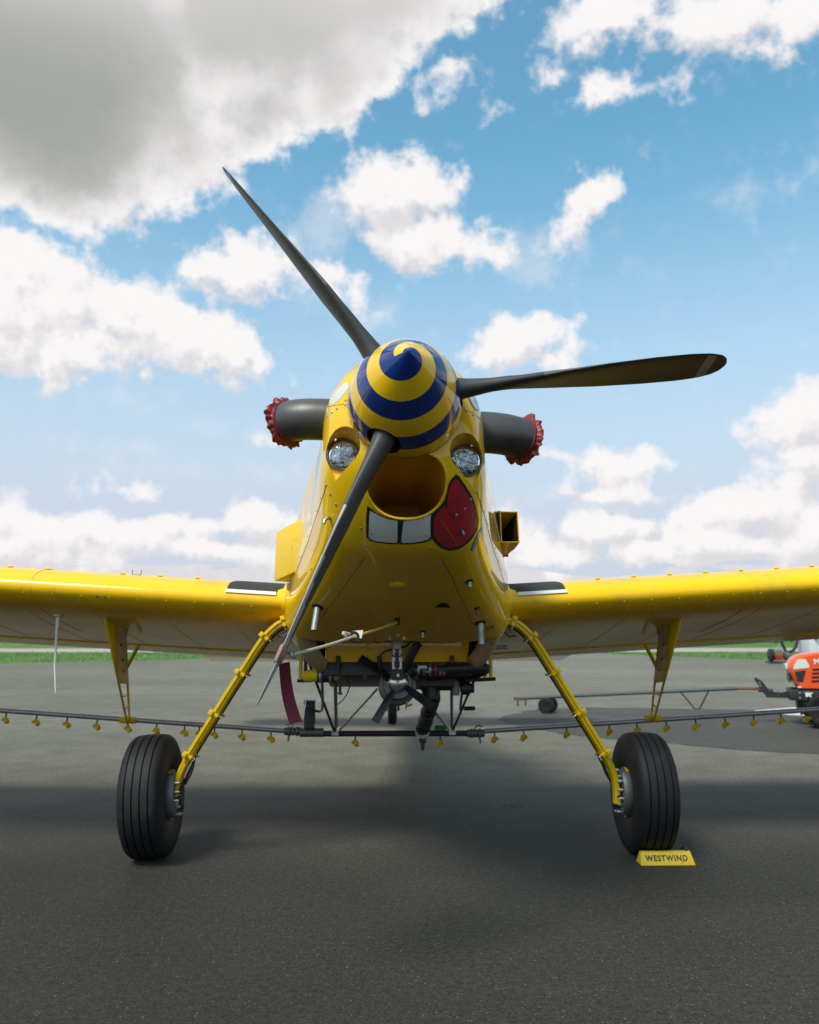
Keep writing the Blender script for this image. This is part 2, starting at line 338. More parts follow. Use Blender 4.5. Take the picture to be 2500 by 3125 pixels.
# the aircraft's own frame: origin at the propeller hub, x to its right-hand side as seen from ahead, y aft, z up
PITCH, YAW = R(9.8), R(1.94)
HUB = Vector((-0.016, 3.226, 2.27))
a_fwd = Vector((math.sin(YAW) * math.cos(PITCH), -math.cos(YAW) * math.cos(PITCH), math.sin(PITCH)))
a_x = Vector((math.cos(YAW), math.sin(YAW), 0)); a_y = -a_fwd; a_z = a_x.cross(a_y)
RM = Matrix((a_x, a_y, a_z)).transposed()
BASE = Vector((-0.06, 5.07, 0.0))
OFF = RM.transposed() @ (HUB - BASE)
def w2l(p): return RM.transposed() @ (Vector(p) - HUB)
def l2w(p): return HUB + RM @ Vector(p)
plane = empty('crop_duster_airplane', BASE); plane.rotation_euler = RM.to_euler()
tag(plane, 'yellow crop-spraying propeller airplane with a grinning face painted on its nose', 'airplane')
PLANE_PARTS = set()
def set_parent(o, parent):
    o.parent = parent
    if parent is plane: o.location = OFF; PLANE_PARTS.add(o.name)

# ------------------------------------------------------------------ the ground
def ground_mat(name, build):
    m_ = bpy.data.materials.new(name); m_.use_nodes = True
    t_ = NT(m_.node_tree); b_ = m_.node_tree.nodes['Principled BSDF']; oc_ = t_.n('ShaderNodeTexCoord').outputs['Object']
    build(t_, b_, oc_); return m_
def asphalt(dark, light, worn=5.0):  # worn: far-end gain of the light falloff painted into the colour
    def f(t_, b_, oc_):
        big = t_.step(t_.noise(t_.v('MULTIPLY', oc_, (0.55, 1.0, 1.0)), 0.22, 5.0, 0.55), 0.32, 0.70)
        mid = t_.step(t_.noise(oc_, 2.3, 6.0, 0.65), 0.35, 0.70)
        sy = t_.n('ShaderNodeSeparateXYZ'); t_.l.new(oc_, sy.inputs[0])
        light_falloff = t_.step(t_.m('ADD', sy.outputs[1], t_.m('MULTIPLY', t_.noise(oc_, 0.35, 4.0, 0.6), 5.0)), 6.6, 12.5)   # light falloff painted into the colour: asphalt brighter further out
        col = t_.mix(big, (*dark, 1), (*light, 1))
        col = t_.mix(light_falloff, col, t_.mix(1.0, col, (worn, worn, worn * .97, 1), 'MULTIPLY'))
        col = t_.mix(t_.m('MULTIPLY', mid, 0.35), col, (0.036, 0.034, 0.027, 1))
        gr = t_.noise(oc_, 88.0, 3.0, 0.75); gr2 = t_.noise(oc_, 30.0, 3.0, 0.65)
        gm = t_.m('MULTIPLY', t_.step(gr, 0.30, 0.70, 0.38, 1.66, smooth=False), t_.step(gr2, 0.30, 0.70, 0.72, 1.30, smooth=False))
        gv = t_.n('ShaderNodeCombineXYZ')
        for i_ in range(3): t_.l.new(gm, gv.inputs[i_])
        col = t_.mix(1.0, col, gv.outputs[0], 'MULTIPLY')
        vo = t_.n('ShaderNodeTexVoronoi'); t_.l.new(oc_, vo.inputs['Vector']); vo.inputs['Scale'].default_value = 85.0
        sepc = t_.n('ShaderNodeSeparateColor'); t_.l.new(vo.outputs['Color'], sepc.inputs[0])
        st = t_.m('MULTIPLY', t_.step(sepc.outputs[0], 0.86, 1.0), t_.step(vo.outputs['Distance'], 0.30, 0.15))
        col = t_.mix(t_.m('MULTIPLY', st, 0.85), col, (0.24, 0.23, 0.20, 1))
        pit = t_.m('MULTIPLY', t_.step(sepc.outputs[1], 0.72, 0.95), t_.step(vo.outputs['Distance'], 0.5, 0.2))
        col = t_.mix(t_.m('MULTIPLY', pit, 0.6), col, (0.022, 0.021, 0.020, 1))
        # hairline scuffs and old drips
        sc = t_.step(t_.noise(t_.v('MULTIPLY', oc_, (0.25, 1.6, 1.0)), 1.5, 7.0, 0.7), 0.58, 0.78)
        col = t_.mix(t_.m('MULTIPLY', sc, 0.35), col, t_.mix(1.0, col, (1.6, 1.6, 1.55, 1), 'MULTIPLY'))
        dv = t_.n('ShaderNodeTexVoronoi'); t_.l.new(t_.v('ADD', oc_, t_.v('SCALE', t_.noise(oc_, 9.0, 3.0, 0.6, out=1), scale=0.12)), dv.inputs['Vector']); dv.inputs['Scale'].default_value = 0.9
        sd = t_.n('ShaderNodeSeparateColor'); t_.l.new(dv.outputs['Color'], sd.inputs[0])
        oil = t_.m('MULTIPLY', t_.step(dv.outputs['Distance'], 0.11, 0.03), t_.step(sd.outputs[0], 0.55, 0.8))
        col = t_.mix(t_.m('MULTIPLY', oil, 0.55), col, (0.016, 0.015, 0.013, 1))
        t_.put(b_.inputs['Base Color'], col); b_.inputs['Roughness'].default_value = 0.70
        b_.inputs['Specular IOR Level'].default_value = 0.22; b_.inputs['Diffuse Roughness'].default_value = 0.8
        bp = t_.n('ShaderNodeBump'); bp.inputs['Strength'].default_value = 0.55; bp.inputs['Distance'].default_value = 0.004
        h = t_.m('ADD', t_.m('MULTIPLY', vo.outputs['Distance'], -0.6), t_.noise(oc_, 420.0, 3.0, 0.6))
        t_.l.new(h, bp.inputs['Height']); t_.l.new(bp.outputs[0], b_.inputs['Normal'])
    return f
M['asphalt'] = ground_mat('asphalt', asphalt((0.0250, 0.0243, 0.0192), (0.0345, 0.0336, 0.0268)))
M['asphalt_dark'] = ground_mat('damp_asphalt', asphalt((0.052, 0.0515, 0.044), (0.066, 0.0655, 0.057), 1.0))
def grassf(t_, b_, oc_):
    c = t_.mix(t_.step(t_.noise(oc_, 0.5, 5.0, 0.6), 0.35, 0.65), (0.050, 0.135, 0.022, 1), (0.095, 0.190, 0.030, 1))
    c = t_.mix(t_.step(t_.noise(oc_, 6.0, 4.0, 0.6), 0.45, 0.75), c, (0.070, 0.155, 0.030, 1))
    t_.put(b_.inputs['Base Color'], c); b_.inputs['Roughness'].default_value = 0.8; b_.inputs['Specular IOR Level'].default_value = 0.2
M['grass'] = ground_mat('mown_grass', grassf)
def gravelf(t_, b_, oc_):
    c = t_.mix(t_.noise(oc_, 3.0, 6.0, 0.7), (0.30, 0.26, 0.21, 1), (0.42, 0.38, 0.32, 1))
    t_.put(b_.inputs['Base Color'], c); b_.inputs['Roughness'].default_value = 0.9
M['gravel'] = ground_mat('pale_gravel', gravelf)
def linef(t_, b_, oc_):
    c = t_.mix(t_.step(t_.noise(oc_, 9.0, 6.0, 0.7), 0.42, 0.68), (0.66, 0.67, 0.66, 1), (0.20, 0.20, 0.19, 1))
    t_.put(b_.inputs['Base Color'], c); b_.inputs['Roughness'].default_value = 0.7
M['line'] = ground_mat('worn_white_marking', linef)
def bladef(t_, b_, oc_):
    at_ = t_.n('ShaderNodeAttribute', attribute_name='tint')
    c = t_.mix(at_.outputs['Fac'], (0.045, 0.125, 0.020, 1), (0.120, 0.215, 0.035, 1))
    t_.put(b_.inputs['Base Color'], c); b_.inputs['Roughness'].default_value = 0.6
M['blades'] = ground_mat('grass_blades', bladef)
M['dandelion'] = mat('dandelion_yellow', (0.75, 0.52, 0.02), 0.7)

def sheet(name, poly, z, m_):
    o = MB().add([(x, y, z) for x, y in poly], [tuple(range(len(poly)))]).build(name, m_, None, None)
    return tag(o, kind='structure')
sheet('grass_field', [(-6000, -6000), (6000, -6000), (6000, 9000), (-6000, 9000)], -0.03, 'grass')
APRON = [(-70, -40), (70, -40), (70, -25), (38, 1), (17.6, 30.6), (15.0, 34.6), (10.4, 42.0), (9.6, 46.6), (-3.2, 46.6), (-4.0, 39.6), (-7.2, 36.8), (-15.2, 31.0), (-58, 1), (-70, -10)]
ap = MB(); n_ = len(APRON)
ap.add([(x, y, 0.0) for x, y in APRON] + [(x, y, -0.06) for x, y in APRON], [tuple(range(n_))] + [(i, (i + 1) % n_, n_ + (i + 1) % n_, n_ + i) for i in range(n_)])
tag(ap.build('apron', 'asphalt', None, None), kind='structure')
sheet('gravel_road', [(-300, 52), (-40, 47.0), (-12, 46.2), (-3.2, 46.4), (9.6, 46.4), (30, 47.5), (300, 60), (300, 70), (30, 56.5), (-12, 54.5), (-300, 60)], -0.02, 'gravel')
# an irregular darker, newer patch under the tow bar
patch = []
base_p = [(1.31, 12.38), (1.55, 12.95), (1.80, 13.35), (2.19, 13.95), (3.2, 14.1), (4.6, 13.9), (6.5, 13.35), (9.5, 13.1), (9.5, 8.0), (6.4, 8.35), (4.36, 8.99), (3.6, 9.35), (2.97, 9.82), (2.4, 10.2), (1.91, 10.68), (1.55, 11.3), (1.36, 11.9)]
for i, (x, y) in enumerate(base_p):
    x2, y2 = base_p[(i + 1) % len(base_p)]
    for k in range(6):
        q = k / 6
        patch.append((lerp(x, x2, q) + random.uniform(-.05, .05), lerp(y, y2, q) + random.uniform(-.05, .05)))
sheet('asphalt_patch', patch, 0.004, 'asphalt_dark')
sheet('white_apron_marking', [(5.58, 13.56), (6.45, 14.10), (9.2, 13.7), (9.0, 12.3), (5.94, 12.75), (5.50, 13.2)], 0.008, 'line')

# grass blades and dandelions along the edges of the apron
gb = MB(); tint = []
def edge_x(y): return None
def inside(poly, x, y):
    c = False
    for i in range(len(poly)):
        x1, y1 = poly[i]; x2, y2 = poly[i - 1]
        if (y1 > y) != (y2 > y) and x < (x2 - x1) * (y - y1) / (y2 - y1) + x1: c = not c
    return c
cnt = 0
while cnt < 15000:
    side = random.random() < 0.5
    x = random.uniform(-34, -3.5) if side else random.uniform(9.8, 34)
    y = random.uniform(27, 46.4)
    if inside(APRON, x, y): continue
    if not side and y < 30 and x < 16: continue
    cnt += 1
    h = random.uniform(0.05, 0.13); a = random.uniform(0, 6.28); ln = random.uniform(0.01, 0.05); wd = 0.014
    ca, sa = math.cos(a), math.sin(a)
    gb.add([(x - ca * wd, y - sa * wd, -0.03), (x + ca * wd, y + sa * wd, -0.03), (x + ca * wd * .5 + sa * ln * .4, y + sa * wd * .5 - ca * ln * .4, -0.03 + h * .6), (x + sa * ln, y - ca * ln, -0.03 + h)], [(0, 1, 2), (0, 2, 3)])
gme = bpy.data.meshes.new('grass_blades'); gme.from_pydata(gb.v, [], gb.f); gme.materials.append(M['blades'])
ta = gme.attributes.new('tint', 'FLOAT', 'POINT'); ta.data.foreach_set('value', [random.random() for _ in range(len(gb.v) // 4) for k in range(4)])
tag(link('grass_blades', gme), 'short green grass blades along the edge of the asphalt apron', 'grass', kind='stuff')
dm = MB()
for _ in range(220):
    x = random.uniform(-40, -9); y = random.uniform(55, 66) if random.random() < .75 else random.uniform(37, 46)
    if inside(APRON, x, y): continue
    r_ = random.uniform(.03, .06); z = random.uniform(.05, .14)
    dm.add([(x + r_ * math.cos(k * 1.047), y + r_ * math.sin(k * 1.047), z + (.02 if k % 2 else 0)) for k in range(6)], [(0, 1, 2, 3, 4, 5)])
tag(dm.build('dandelion_flowers', 'dandelion', None, None), 'yellow dandelion flowers scattered in the grass beyond the gravel road', 'flowers', kind='stuff')

# ------------------------------------------------------------------ airplane: cowling and fuselage
def catmull(p0, p1, p2, p3, t_):
    return 0.5 * (2 * p1 + (p2 - p0) * t_ + (2 * p0 - 5 * p1 + 4 * p2 - p3) * t_ * t_ + (3 * p1 - p0 - 3 * p2 + p3) * t_ ** 3)
def ring(half, y, per=8, sx=1.0):
    """closed section through half-section control points (top centre .. bottom centre)"""
    h = [Vector((x, 0, z)) for x, z in half]
    full = h + [Vector((-p.x, 0, p.z)) for p in h[-2:0:-1]]
    n = len(full); out = []
    for i in range(n):
        for k in range(per):
            q = catmull(full[i - 1], full[i], full[(i + 1) % n], full[(i + 2) % n], k / per)
            out.append(Vector((q.x * sx, y, q.z)))
    return out
def loft(stations, steps, per=8, caps=True):
    rows = []
    for i in range(len(stations) - 1):
        S = [stations[max(i - 1, 0)], stations[i], stations[i + 1], stations[min(i + 2, len(stations) - 1)]]
        m_ = steps if isinstance(steps, int) else max(2, int((S[2][0] - S[1][0]) / steps))
        for k in range(m_ + (1 if i == len(stations) - 2 else 0)):
            t_ = k / m_
            # tangents scaled for uneven spacing (cubic Hermite)
            dy = S[2][0] - S[1][0]
            def herm(fn):
                p0, p1, p2, p3 = (fn(s_) for s_ in S)
                m1 = (p2 - p0) / max(S[2][0] - S[0][0], 1e-6) * dy; m2 = (p3 - p1) / max(S[3][0] - S[1][0], 1e-6) * dy
                return (2 * t_ ** 3 - 3 * t_ ** 2 + 1) * p1 + (t_ ** 3 - 2 * t_ ** 2 + t_) * m1 + (-2 * t_ ** 3 + 3 * t_ ** 2) * p2 + (t_ ** 3 - t_ ** 2) * m2
            half = [(herm(lambda s_: s_[1][j][0]), herm(lambda s_: s_[1][j][1])) for j in range(len(S[1][1]))]
            rows.append(ring(half, lerp(S[1][0], S[2][0], t_), per))
    mb = MB(); mb.grid(rows, closed=True)
    if caps:
        n = len(rows[0]); mb.add(rows[0], [tuple(range(n))]); mb.add(rows[-1], [tuple(range(n))[::-1]])
    return mb
COWL = [
 (0.110, [(0, .240), (.136, .193), (.222, .081), (.228, -.062), (.168, -.168), (.081, -.224), (0, -.238)]),
 (0.145, [(0, .280), (.16, .235), (.270, .09), (.290, -.09), (.250, -.22), (.140, -.285), (0, -.295)]),
 (0.20, [(0, .308), (.18, .258), (.303, .10), (.324, -.10), (.300, -.25), (.190, -.350), (0, -.372)]),
 (0.28, [(0, .330), (.19, .280), (.325, .11), (.350, -.10), (.335, -.28), (.220, -.425), (0, -.460)]),
 (0.36, [(0, .345), (.20, .295), (.340, .11), (.361, -.10), (.356, -.30), (.245, -.480), (0, -.520)]),
 (0.45, [(0, .355), (.21, .305), (.350, .12), (.370, -.10), (.372, -.33), (.270, -.520), (0, -.556)]),
 (0.80, [(0, .385), (.24, .330), (.400, .12), (.430, -.12), (.440, -.40), (.340, -.592), (0, -.618)]),
 (1.20, [(0, .410), (.29, .350), (.480, .13), (.525, -.14), (.540, -.44), (.450, -.662), (0, -.682)]),
 (1.62, [(0, .430), (.33, .370), (.550, .14), (.612, -.16), (.640, -.45), (.570, -.722), (0, -.748)])]
def boolean(me, cutters, name):
    o = bpy.data.objects.new('tmp', me); COL.objects.link(o); cs = []
    for c in cutters:
        co = bpy.data.objects.new('cut', c); COL.objects.link(co); cs.append(co)
        md = o.modifiers.new('b', 'BOOLEAN'); md.operation = 'DIFFERENCE'; md.object = co; md.solver = 'EXACT'; md.material_mode = 'TRANSFER'
    dg = bpy.context.evaluated_depsgraph_get(); dg.update()
    out = bpy.data.meshes.new_from_object(o.evaluated_get(dg)); out.name = name
    for x in [o] + cs: bpy.data.objects.remove(x)
    bm = bmesh.new(); bm.from_mesh(out)
    for f in bm.faces: f.smooth = True
    for e in bm.edges:
        e.smooth = not (len(e.link_faces) == 2 and e.calc_face_angle(0) > R(32))
    bm.to_mesh(out); bm.free()
    return out
cowl_solid = loft(COWL, 0.02, per=8)
# intake mouth below the spinner: outline in (x, z)
MOUTH = []
for k in range(48):
    a = 2 * math.pi * k / 48; c_, s_ = math.cos(a), math.sin(a)
    rx = 0.166; rz = 0.128 if s_ < 0 else 0.122
    x = rx * math.copysign(abs(c_) ** 0.90, c_); z = -0.318 + rz * math.copysign(abs(s_) ** (0.95 if s_ < 0 else 0.80), s_)
    if s_ > 0: z -= 0.030 * math.exp(-(x / 0.07) ** 2)
    MOUTH.append((x + 0.006, z))
mc = MB()
mc.grid([[(x * k1 + 0.006 * (1 - k1), y, -0.318 + (z + 0.318) * k1 + dz) for x, z in MOUTH] for y, k1, dz in ((-0.1, 1.0, 0), (0.20, 0.995, 0), (0.45, 0.96, 0.0), (0.75, 0.80, 0.06), (0.95, 0.6, 0.10))], closed=True)
n_ = len(MOUTH); mc.add([mc.v[i] for i in range(n_)], [tuple(range(n_))]); mc.add([mc.v[4 * n_ + i] for i in range(n_)], [tuple(range(n_))[::-1]])
cutters = [mc.mesh('mouth_cut', 'yellow_duct', 60)]
LAMPS = [(-0.260, 0.222, -0.178), (0.262, 0.222, -0.200)]
for lx, ly, lz in LAMPS:
    sg = 1 if lx > 0 else -1
    bm = bmesh.new()
    for k in range(28):           # back ring, a little larger than the lamp
        a = 2 * math.pi * k / 28
        bm.verts.new((lx + .071 * math.cos(a), ly + .012 + .02 * sg * math.cos(a), lz + .071 * math.sin(a)))
    for k in range(28):           # wide open front, brow above and a drop below
        a = 2 * math.pi * k / 28
        x = lx + .088 * math.cos(a) + sg * .005; z = lz + (.112 if math.sin(a) > 0 else .085) * math.sin(a)
        bm.verts.new((x, -0.02, z))
    bm.verts.new((lx + sg * .022, 0.05, lz - .128)); bm.verts.new((lx + sg * .030, ly + .02, lz - .118))
    r_ = bmesh.ops.convex_hull(bm, input=bm.verts)
    bmesh.ops.delete(bm, geom=[v_ for v_ in bm.verts if not v_.link_faces], context='VERTS')
    me = bpy.data.meshes.new('lamp_cut'); bm.to_mesh(me); bm.free(); me.materials.append(M['yellow']); cutters.append(me)
cowl_me = boolean(cowl_solid.mesh('cowling', ['yellow', 'yellow_duct'], 40), cutters, 'cowling')
cowl = link('cowling', cowl_me, plane)
_bmc = bmesh.new(); _bmc.from_mesh(cowl_me); BV = BVHTree.FromBMesh(_bmc)
_bms = bmesh.new(); _bms.from_mesh(cowl_solid.mesh('cowl_solid', 'yellow', 40)); BVS = BVHTree.FromBMesh(_bms)
def on_cowl(x, z, dirv=(0, 1, 0), off=0.0, bv=None):
    """point on the cowling met when looking straight aft at (x, z)"""
    dv = Vector(dirv); hit = (bv or BV).ray_cast(Vector((x, -0.6, z)) if dirv == (0, 1, 0) else Vector(x), dv)
    if hit[0] is None: return None, None
    nrm = hit[1] if hit[1].dot(dv) < 0 else -hit[1]
    return hit[0] + nrm * off, nrm
# mouth lip: a rolled edge lying on the surface
lip = []
for x, z in MOUTH:
    p, nr = on_cowl(x * 1.012, -0.318 + (z + 0.318) * 1.012, bv=BVS)
    lip.append(p + Vector((0, 0.002, 0)))
MB().tube(lip + [lip[0]], 0.0065, 8, cap=False).build('intake_lip', 'yellow', cowl)
# rear fuselage
last = COWL[-1][1]
last = [(x, z if z > -.5 else -.655 - (.01 if x else 0)) for x, z in last]
def sc_sec(k, dz=0, kb=1.0): return [(x * k, z * (kb if z < 0 else 1) + dz) for x, z in last]
FUS = [(1.626, [(x * .994, z * .994) for x, z in last]), (2.0, sc_sec(1.0)), (2.6, sc_sec(1.0, 0.0, 1.0)), (3.4, sc_sec(0.97, 0.02, 1.0)), (4.6, sc_sec(.72, 0.02, .86)), (6.2, sc_sec(.46, 0.0, .66)), (7.8, sc_sec(.24, -0.02, .48)), (8.9, sc_sec(.12, -0.05, .35))]
fus = loft(FUS, 0.12, per=6).build('fuselage', 'yellow', plane, 40)
# canopy with frame and panes, fin and stabiliser
cn = [(2.55, .30, .42, .42), (2.85, .36, .46, .82), (3.5, .37, .46, .93), (4.1, .33, .44, .80), (4.7, .22, .36, .44)]
pa = MB(); prs = []
for y, wb_, wt_, zt in cn:
    prs.append([Vector((s_ * xx, y, zz)) for s_, xx, zz in ((-1, wb_ + .1, .33), (-1, wb_ + .08, .33 + (zt - .33) * .55), (-1, wb_ * .62, zt - .04), (1, wb_ * .62, zt - .04), (1, wb_ + .08, .33 + (zt - .33) * .55), (1, wb_ + .1, .33))])
canopy = MB().grid(prs).build('canopy', 'canopy', plane, 20)
for rr in prs: MB().tube([p * 1.0 for p in rr], 0.022, 6).build('canopy_frame', 'yellow_matte', canopy)
for j in (1, 2, 3, 4): MB().tube([rr[j] for rr in prs], 0.018, 6).build('canopy_frame', 'yellow_matte', canopy)
fin = MB().prism([(-.03, 7.5, .25), (-.03, 8.2, 1.55), (-.03, 8.9, 1.6), (-.03, 9.15, .1)], (.06, 0, 0)).build('tail_fin', 'yellow', plane, 30, bevel=.02)
for s_ in (-1, 1):
    MB().prism([(s_ * .05, 7.6, .08), (s_ * 2.5, 7.95, .08), (s_ * 2.5, 8.7, .08), (s_ * .05, 8.95, .08)], (0, 0, .07)).build('stabilizer', 'yellow', plane, 30, bevel=.02)

# ------------------------------------------------------------------ spinner and propeller
prof = []
SL, SR, SB = 0.360, 0.240, 0.100       # tip ahead of hub, base radius, base aft of hub
for k in range(41):
    q = k / 40.0
    y = -SL + (SL + SB) * q
    rr = SR * (math.sin(min(q ** 0.94, 1.0) * math.pi / 2) ** 0.92)
    prof.append((rr, y))
arc = [0.0]
for (r0, y0), (r1, y1) in zip(prof, prof[1:]): arc.append(arc[-1] + math.hypot(r1 - r0, y1 - y0))
sp_mb = MB(); NS = 96
dense = []
sp_mb.lathe([(max(r_, 1e-6), y) for r_, y in prof], (0, 0, 0), (0, 1, 0), NS)
sme = sp_mb.mesh('spinner', ['spinner', 'void'], 50)
BLADES = [R(6.44), R(126.44), R(246.44)]
sc_cut = []
for a in BLADES:
    dr = Vector((math.cos(a), 0, math.sin(a)))
    sc_cut.append(MB().lathe([(0.074, 0.13), (0.074, 0.34)], (0, 0.008, 0), dr, 28).mesh('c', 'void', 40))
sme = boolean(sme, sc_cut, 'spinner')
aa = sme.attributes.new('arc', 'FLOAT', 'POINT')
ytab = [(y, s_) for (r_, y), s_ in zip(prof, arc)]
aa.data.foreach_set('value', [interp(ytab, v_.co.y) for v_ in sme.vertices])
spinner = link('spinner', sme, plane)
RB = 1.346
def blade_sec(rf):
    """chord, thickness ratio, blade angle in degrees from the disc plane, chordwise shift"""
    ch = interp([(.10, .098), (.18, .100), (.24, .115), (.32, .150), (.45, .192), (.60, .214), (.75, .216), (.86, .205), (.93, .180), (.97, .140), (.99, .09), (1.0, .02)], rf)
    th_ = interp([(.10, 1.0), (.16, .95), (.20, .70), (.26, .42), (.34, .24), (.5, .12), (.7, .065), (1.0, .04)], rf)
    be = interp([(.10, 110), (.2, 106), (.3, 100), (.45, 95), (.6, 89.5), (.75, 85.5), (.9, 82.5), (1.0, 81.5)], rf)
    return ch, th_, be
for bi, a in enumerate(BLADES):
    dr = Vector((math.cos(a), 0, math.sin(a))); tv = Vector((-math.sin(a), 0, math.cos(a)))
    rows = []; NSEC = 28
    rfs = [.11 + (.89) * k / 56 for k in range(55)] + [.985, .992, .997, 1.0]
    for rf in rfs:
        ch, th_, be = blade_sec(rf); be = R(be + (2.0, -3.8, 0.0)[bi])
        le = tv * math.cos(be) + Vector((0, -1, 0)) * math.sin(be); nn = le.cross(dr)
        row = []
        for k in range(NSEC):
            q = 2 * math.pi * k / NSEC
            cx_ = math.cos(q) * .5; rd = min(1, max(0, (th_ - .2) / .6))
            x_ = cx_ * ch
            tt = math.sin(q) * .5 * th_ * ch * (lerp(1.0 + .55 * math.cos(q), 1.0, rd))
            camb = (1 - 4 * cx_ * cx_) * .022 * ch * (1 - rd)
            row.append(dr * (rf * RB) + le * (x_ + ch * .02) + nn * (tt + camb))
        rows.append(row)
    mb = MB(); n = NSEC
    for i in range(len(rows) - 1):
        for j in range(n):
            cosm = math.cos(2 * math.pi * (j + .5) / n); rf = rfs[i]
            mi = 0
            if cosm > (.955 if rf > .5 else .985) - (.80 * min(1, max(0, (rf - .55) / .40)) ** 1.3 if bi == 2 else 0) and rf > .40: mi = 1  # on the lower blade the painted glint widens across the tip
            if .905 < rf < .945 and cosm < .90: mi = 2
            if .953 < rf < .968 and cosm < .90: mi = 2
            mb.slot(mi); mb.add([rows[i][j], rows[i][(j + 1) % n], rows[i + 1][(j + 1) % n], rows[i + 1][j]], [(0, 1, 2, 3)])
    mb.slot(0); mb.add(rows[-1], [tuple(range(n))]); mb.add(rows[0], [tuple(range(n))[::-1]])
    mb.build('propeller_blade', ['blade', 'blade_edge_glint' if bi == 2 else 'blade_worn', 'blade_stripe'], plane, 50)

# ------------------------------------------------------------------ wings
def naca(c, t_, m_=.04, p=.4, n=34):
    up, lo = [], []
    for k in range(n + 1):
        x = .5 * (1 - math.cos(math.pi * k / n))
        yt = 5 * t_ * (.2969 * math.sqrt(x) - .126 * x - .3516 * x * x + .2843 * x ** 3 - .1036 * x ** 4)
        yc = m_ / p ** 2 * (2 * p * x - x * x) if x < p else m_ / (1 - p) ** 2 * (1 - 2 * p + 2 * p * x - x * x)
        up.append((x, yc + yt)); lo.append((x, yc - yt))
    return up, lo
CH, INC, DIH = 1.83, R(3.2), R(3.5)
WY, WZ, WX = 1.70, -0.505, 0.0           # leading edge at the centre line
UP, LO = naca(1, .165, .035)
def wing_pt(s_, span, x, zc):
    ca, sa = math.cos(INC), math.sin(INC)
    y = WY + (x * ca + zc * sa) * CH; z = WZ + (zc * ca - x * sa) * CH
    return Vector((s_ * span, y, z + max(span - .55, 0) * math.tan(DIH)))
def surf(which, x):
    tab = UP if which else LO
    return interp([(a, b) for a, b in tab], x)
spans = [.50 + k * .25 for k in range(31)]
for s_ in (-1, 1):
    outline_main = [(x, z) for x, z in UP[::-1] if x <= .775] + [(x, z) for x, z in LO[1:] if x <= .765]
    mb = MB(); rows = [[wing_pt(s_, sp_, x, z) for x, z in outline_main] for sp_ in spans]
    mb.grid(rows, closed=True); mb.add(rows[-1], [tuple(range(len(rows[0])))]); mb.add(rows[0], [tuple(range(len(rows[0])))[::-1]])
    wing = mb.build('wing', 'yellow_wing', plane, 40)
    
    # flap and aileron behind a slot
    fo = [(x, z) for x, z in UP[::-1] if x >= .785] + [(.775, (surf(1, .79) + surf(0, .79)) / 2 + .008)] + [(x, z) for x, z in LO if x >= .785]
    for nm, a, b in (('flap', .62, 4.6), ('aileron', 4.63, 7.9)):
        mb = MB(); rr = [[wing_pt(s_, sp_, x, z - .004) for x, z in fo] for sp_ in (a, (a + b) / 2, b)]
        mb.grid(rr, closed=True); mb.add(rr[-1], [tuple(range(len(fo)))]); mb.add(rr[0], [tuple(range(len(fo)))[::-1]])
        mb.build(nm, 'yellow_wing', wing, 40)
    # skin laps: thin raised seams and rivet rows along the ribs
    for k in range(14):
        sp_ = .98 + .42 * k
        MB().tube([wing_pt(s_, sp_, x, surf(0, x) - .0008) for x in (.012, .03, .06, .1, .16, .25, .35, .45, .55, .65, .74)], .0011, 5).build('rib_seam', 'yellow_wing', wing)
    for sp_ in (2.13,):
        pts = [wing_pt(s_, sp_, x, z + .0012) for x, z in UP[::-1] if x <= .5] + [wing_pt(s_, sp_, x, z - .0012) for x, z in LO[1:] if x <= .5]
        MB().tube(pts, .0016, 6).build('skin_lap', 'yellow_wing', wing)
    # row of small tabs along the top of the leading edge
    tabm = MB().box((0, 0, .006), (.030, .022, .011), taper=.7).mesh('wing_tab', 'yellow_matte', 30)
    for k in range(30):
        sp_ = (1.22 if s_ < 0 else 1.25) + .228 * k
        if s_ < 0 and k in (3,): continue
        o = link('wing_tab', tabm, wing); o.location = wing_pt(s_, sp_, .118, surf(1, .118)); o.rotation_euler = (R(-12), -s_ * DIH, 0)
        if sp_ > 7.6: break
    # black anti-slip pad round the leading edge next to the fuselage, with a bright strip
    rows = []
    a0, a1 = .675, 1.0
    for x in (.20, .15, .11, .08, .055, .035, .02, .010):
        rows.append([wing_pt(s_, a0 + (.03 if x < .03 else 0), x, surf(1, x) + .0022), wing_pt(s_, (a0 + a1) / 2, x, surf(1, x) + .0022), wing_pt(s_, a1 - max(0, x - .06) * .5, x, surf(1, x) + .0022)])
    MB().grid(rows).build('anti_slip_pad', 'pad', wing)
    p0 = [wing_pt(s_, q, .0085, surf(1, .0085) + .004) for q in (a0 + .035, a1 + .005)]; p1 = [wing_pt(s_, q, .0022, surf(1, .0022) + .003) for q in (a0 + .035, a1 + .005)]
    mb = MB(); dv = (wing_pt(s_, 1, 0, 0) - wing_pt(s_, 1, .1, 0)).normalized() * .006
    mb.prism([p0[0] + dv * .3, p0[1] + dv * .3, p1[1] + dv * .3, p1[0] + dv * .3], dv); mb.build('metal_strip', 'white', wing, 20)
    # wing root fillet
    pts = [wing_pt(s_, .655, x, z) for x, z in UP[::-1] if x <= .6] + [wing_pt(s_, .655, x, z) for x, z in LO[1:] if x <= .6]
    MB().tube(pts, .02, 8).build('root_fairing', 'yellow', wing)
    # small screw heads scattered on the leading edge skin
    scm = MB().lathe([(.0045, 0), (.0045, .0015), (.003, .003)], (0, 0, 0), (0, -1, 0), 8).mesh('rivet', 'yellow_matte', 30)
    for k in range(46):
        sp_ = .85 + .165 * (k // 4) + .02 * (k % 4)
        x = (.012, .03, .055, .09)[k % 4]
        o = link('rivet', scm, wing); o.location = wing_pt(s_, sp_, x, surf(0, x)); o.rotation_euler = (R(-40 - 10 * (k % 4)), 0, 0)

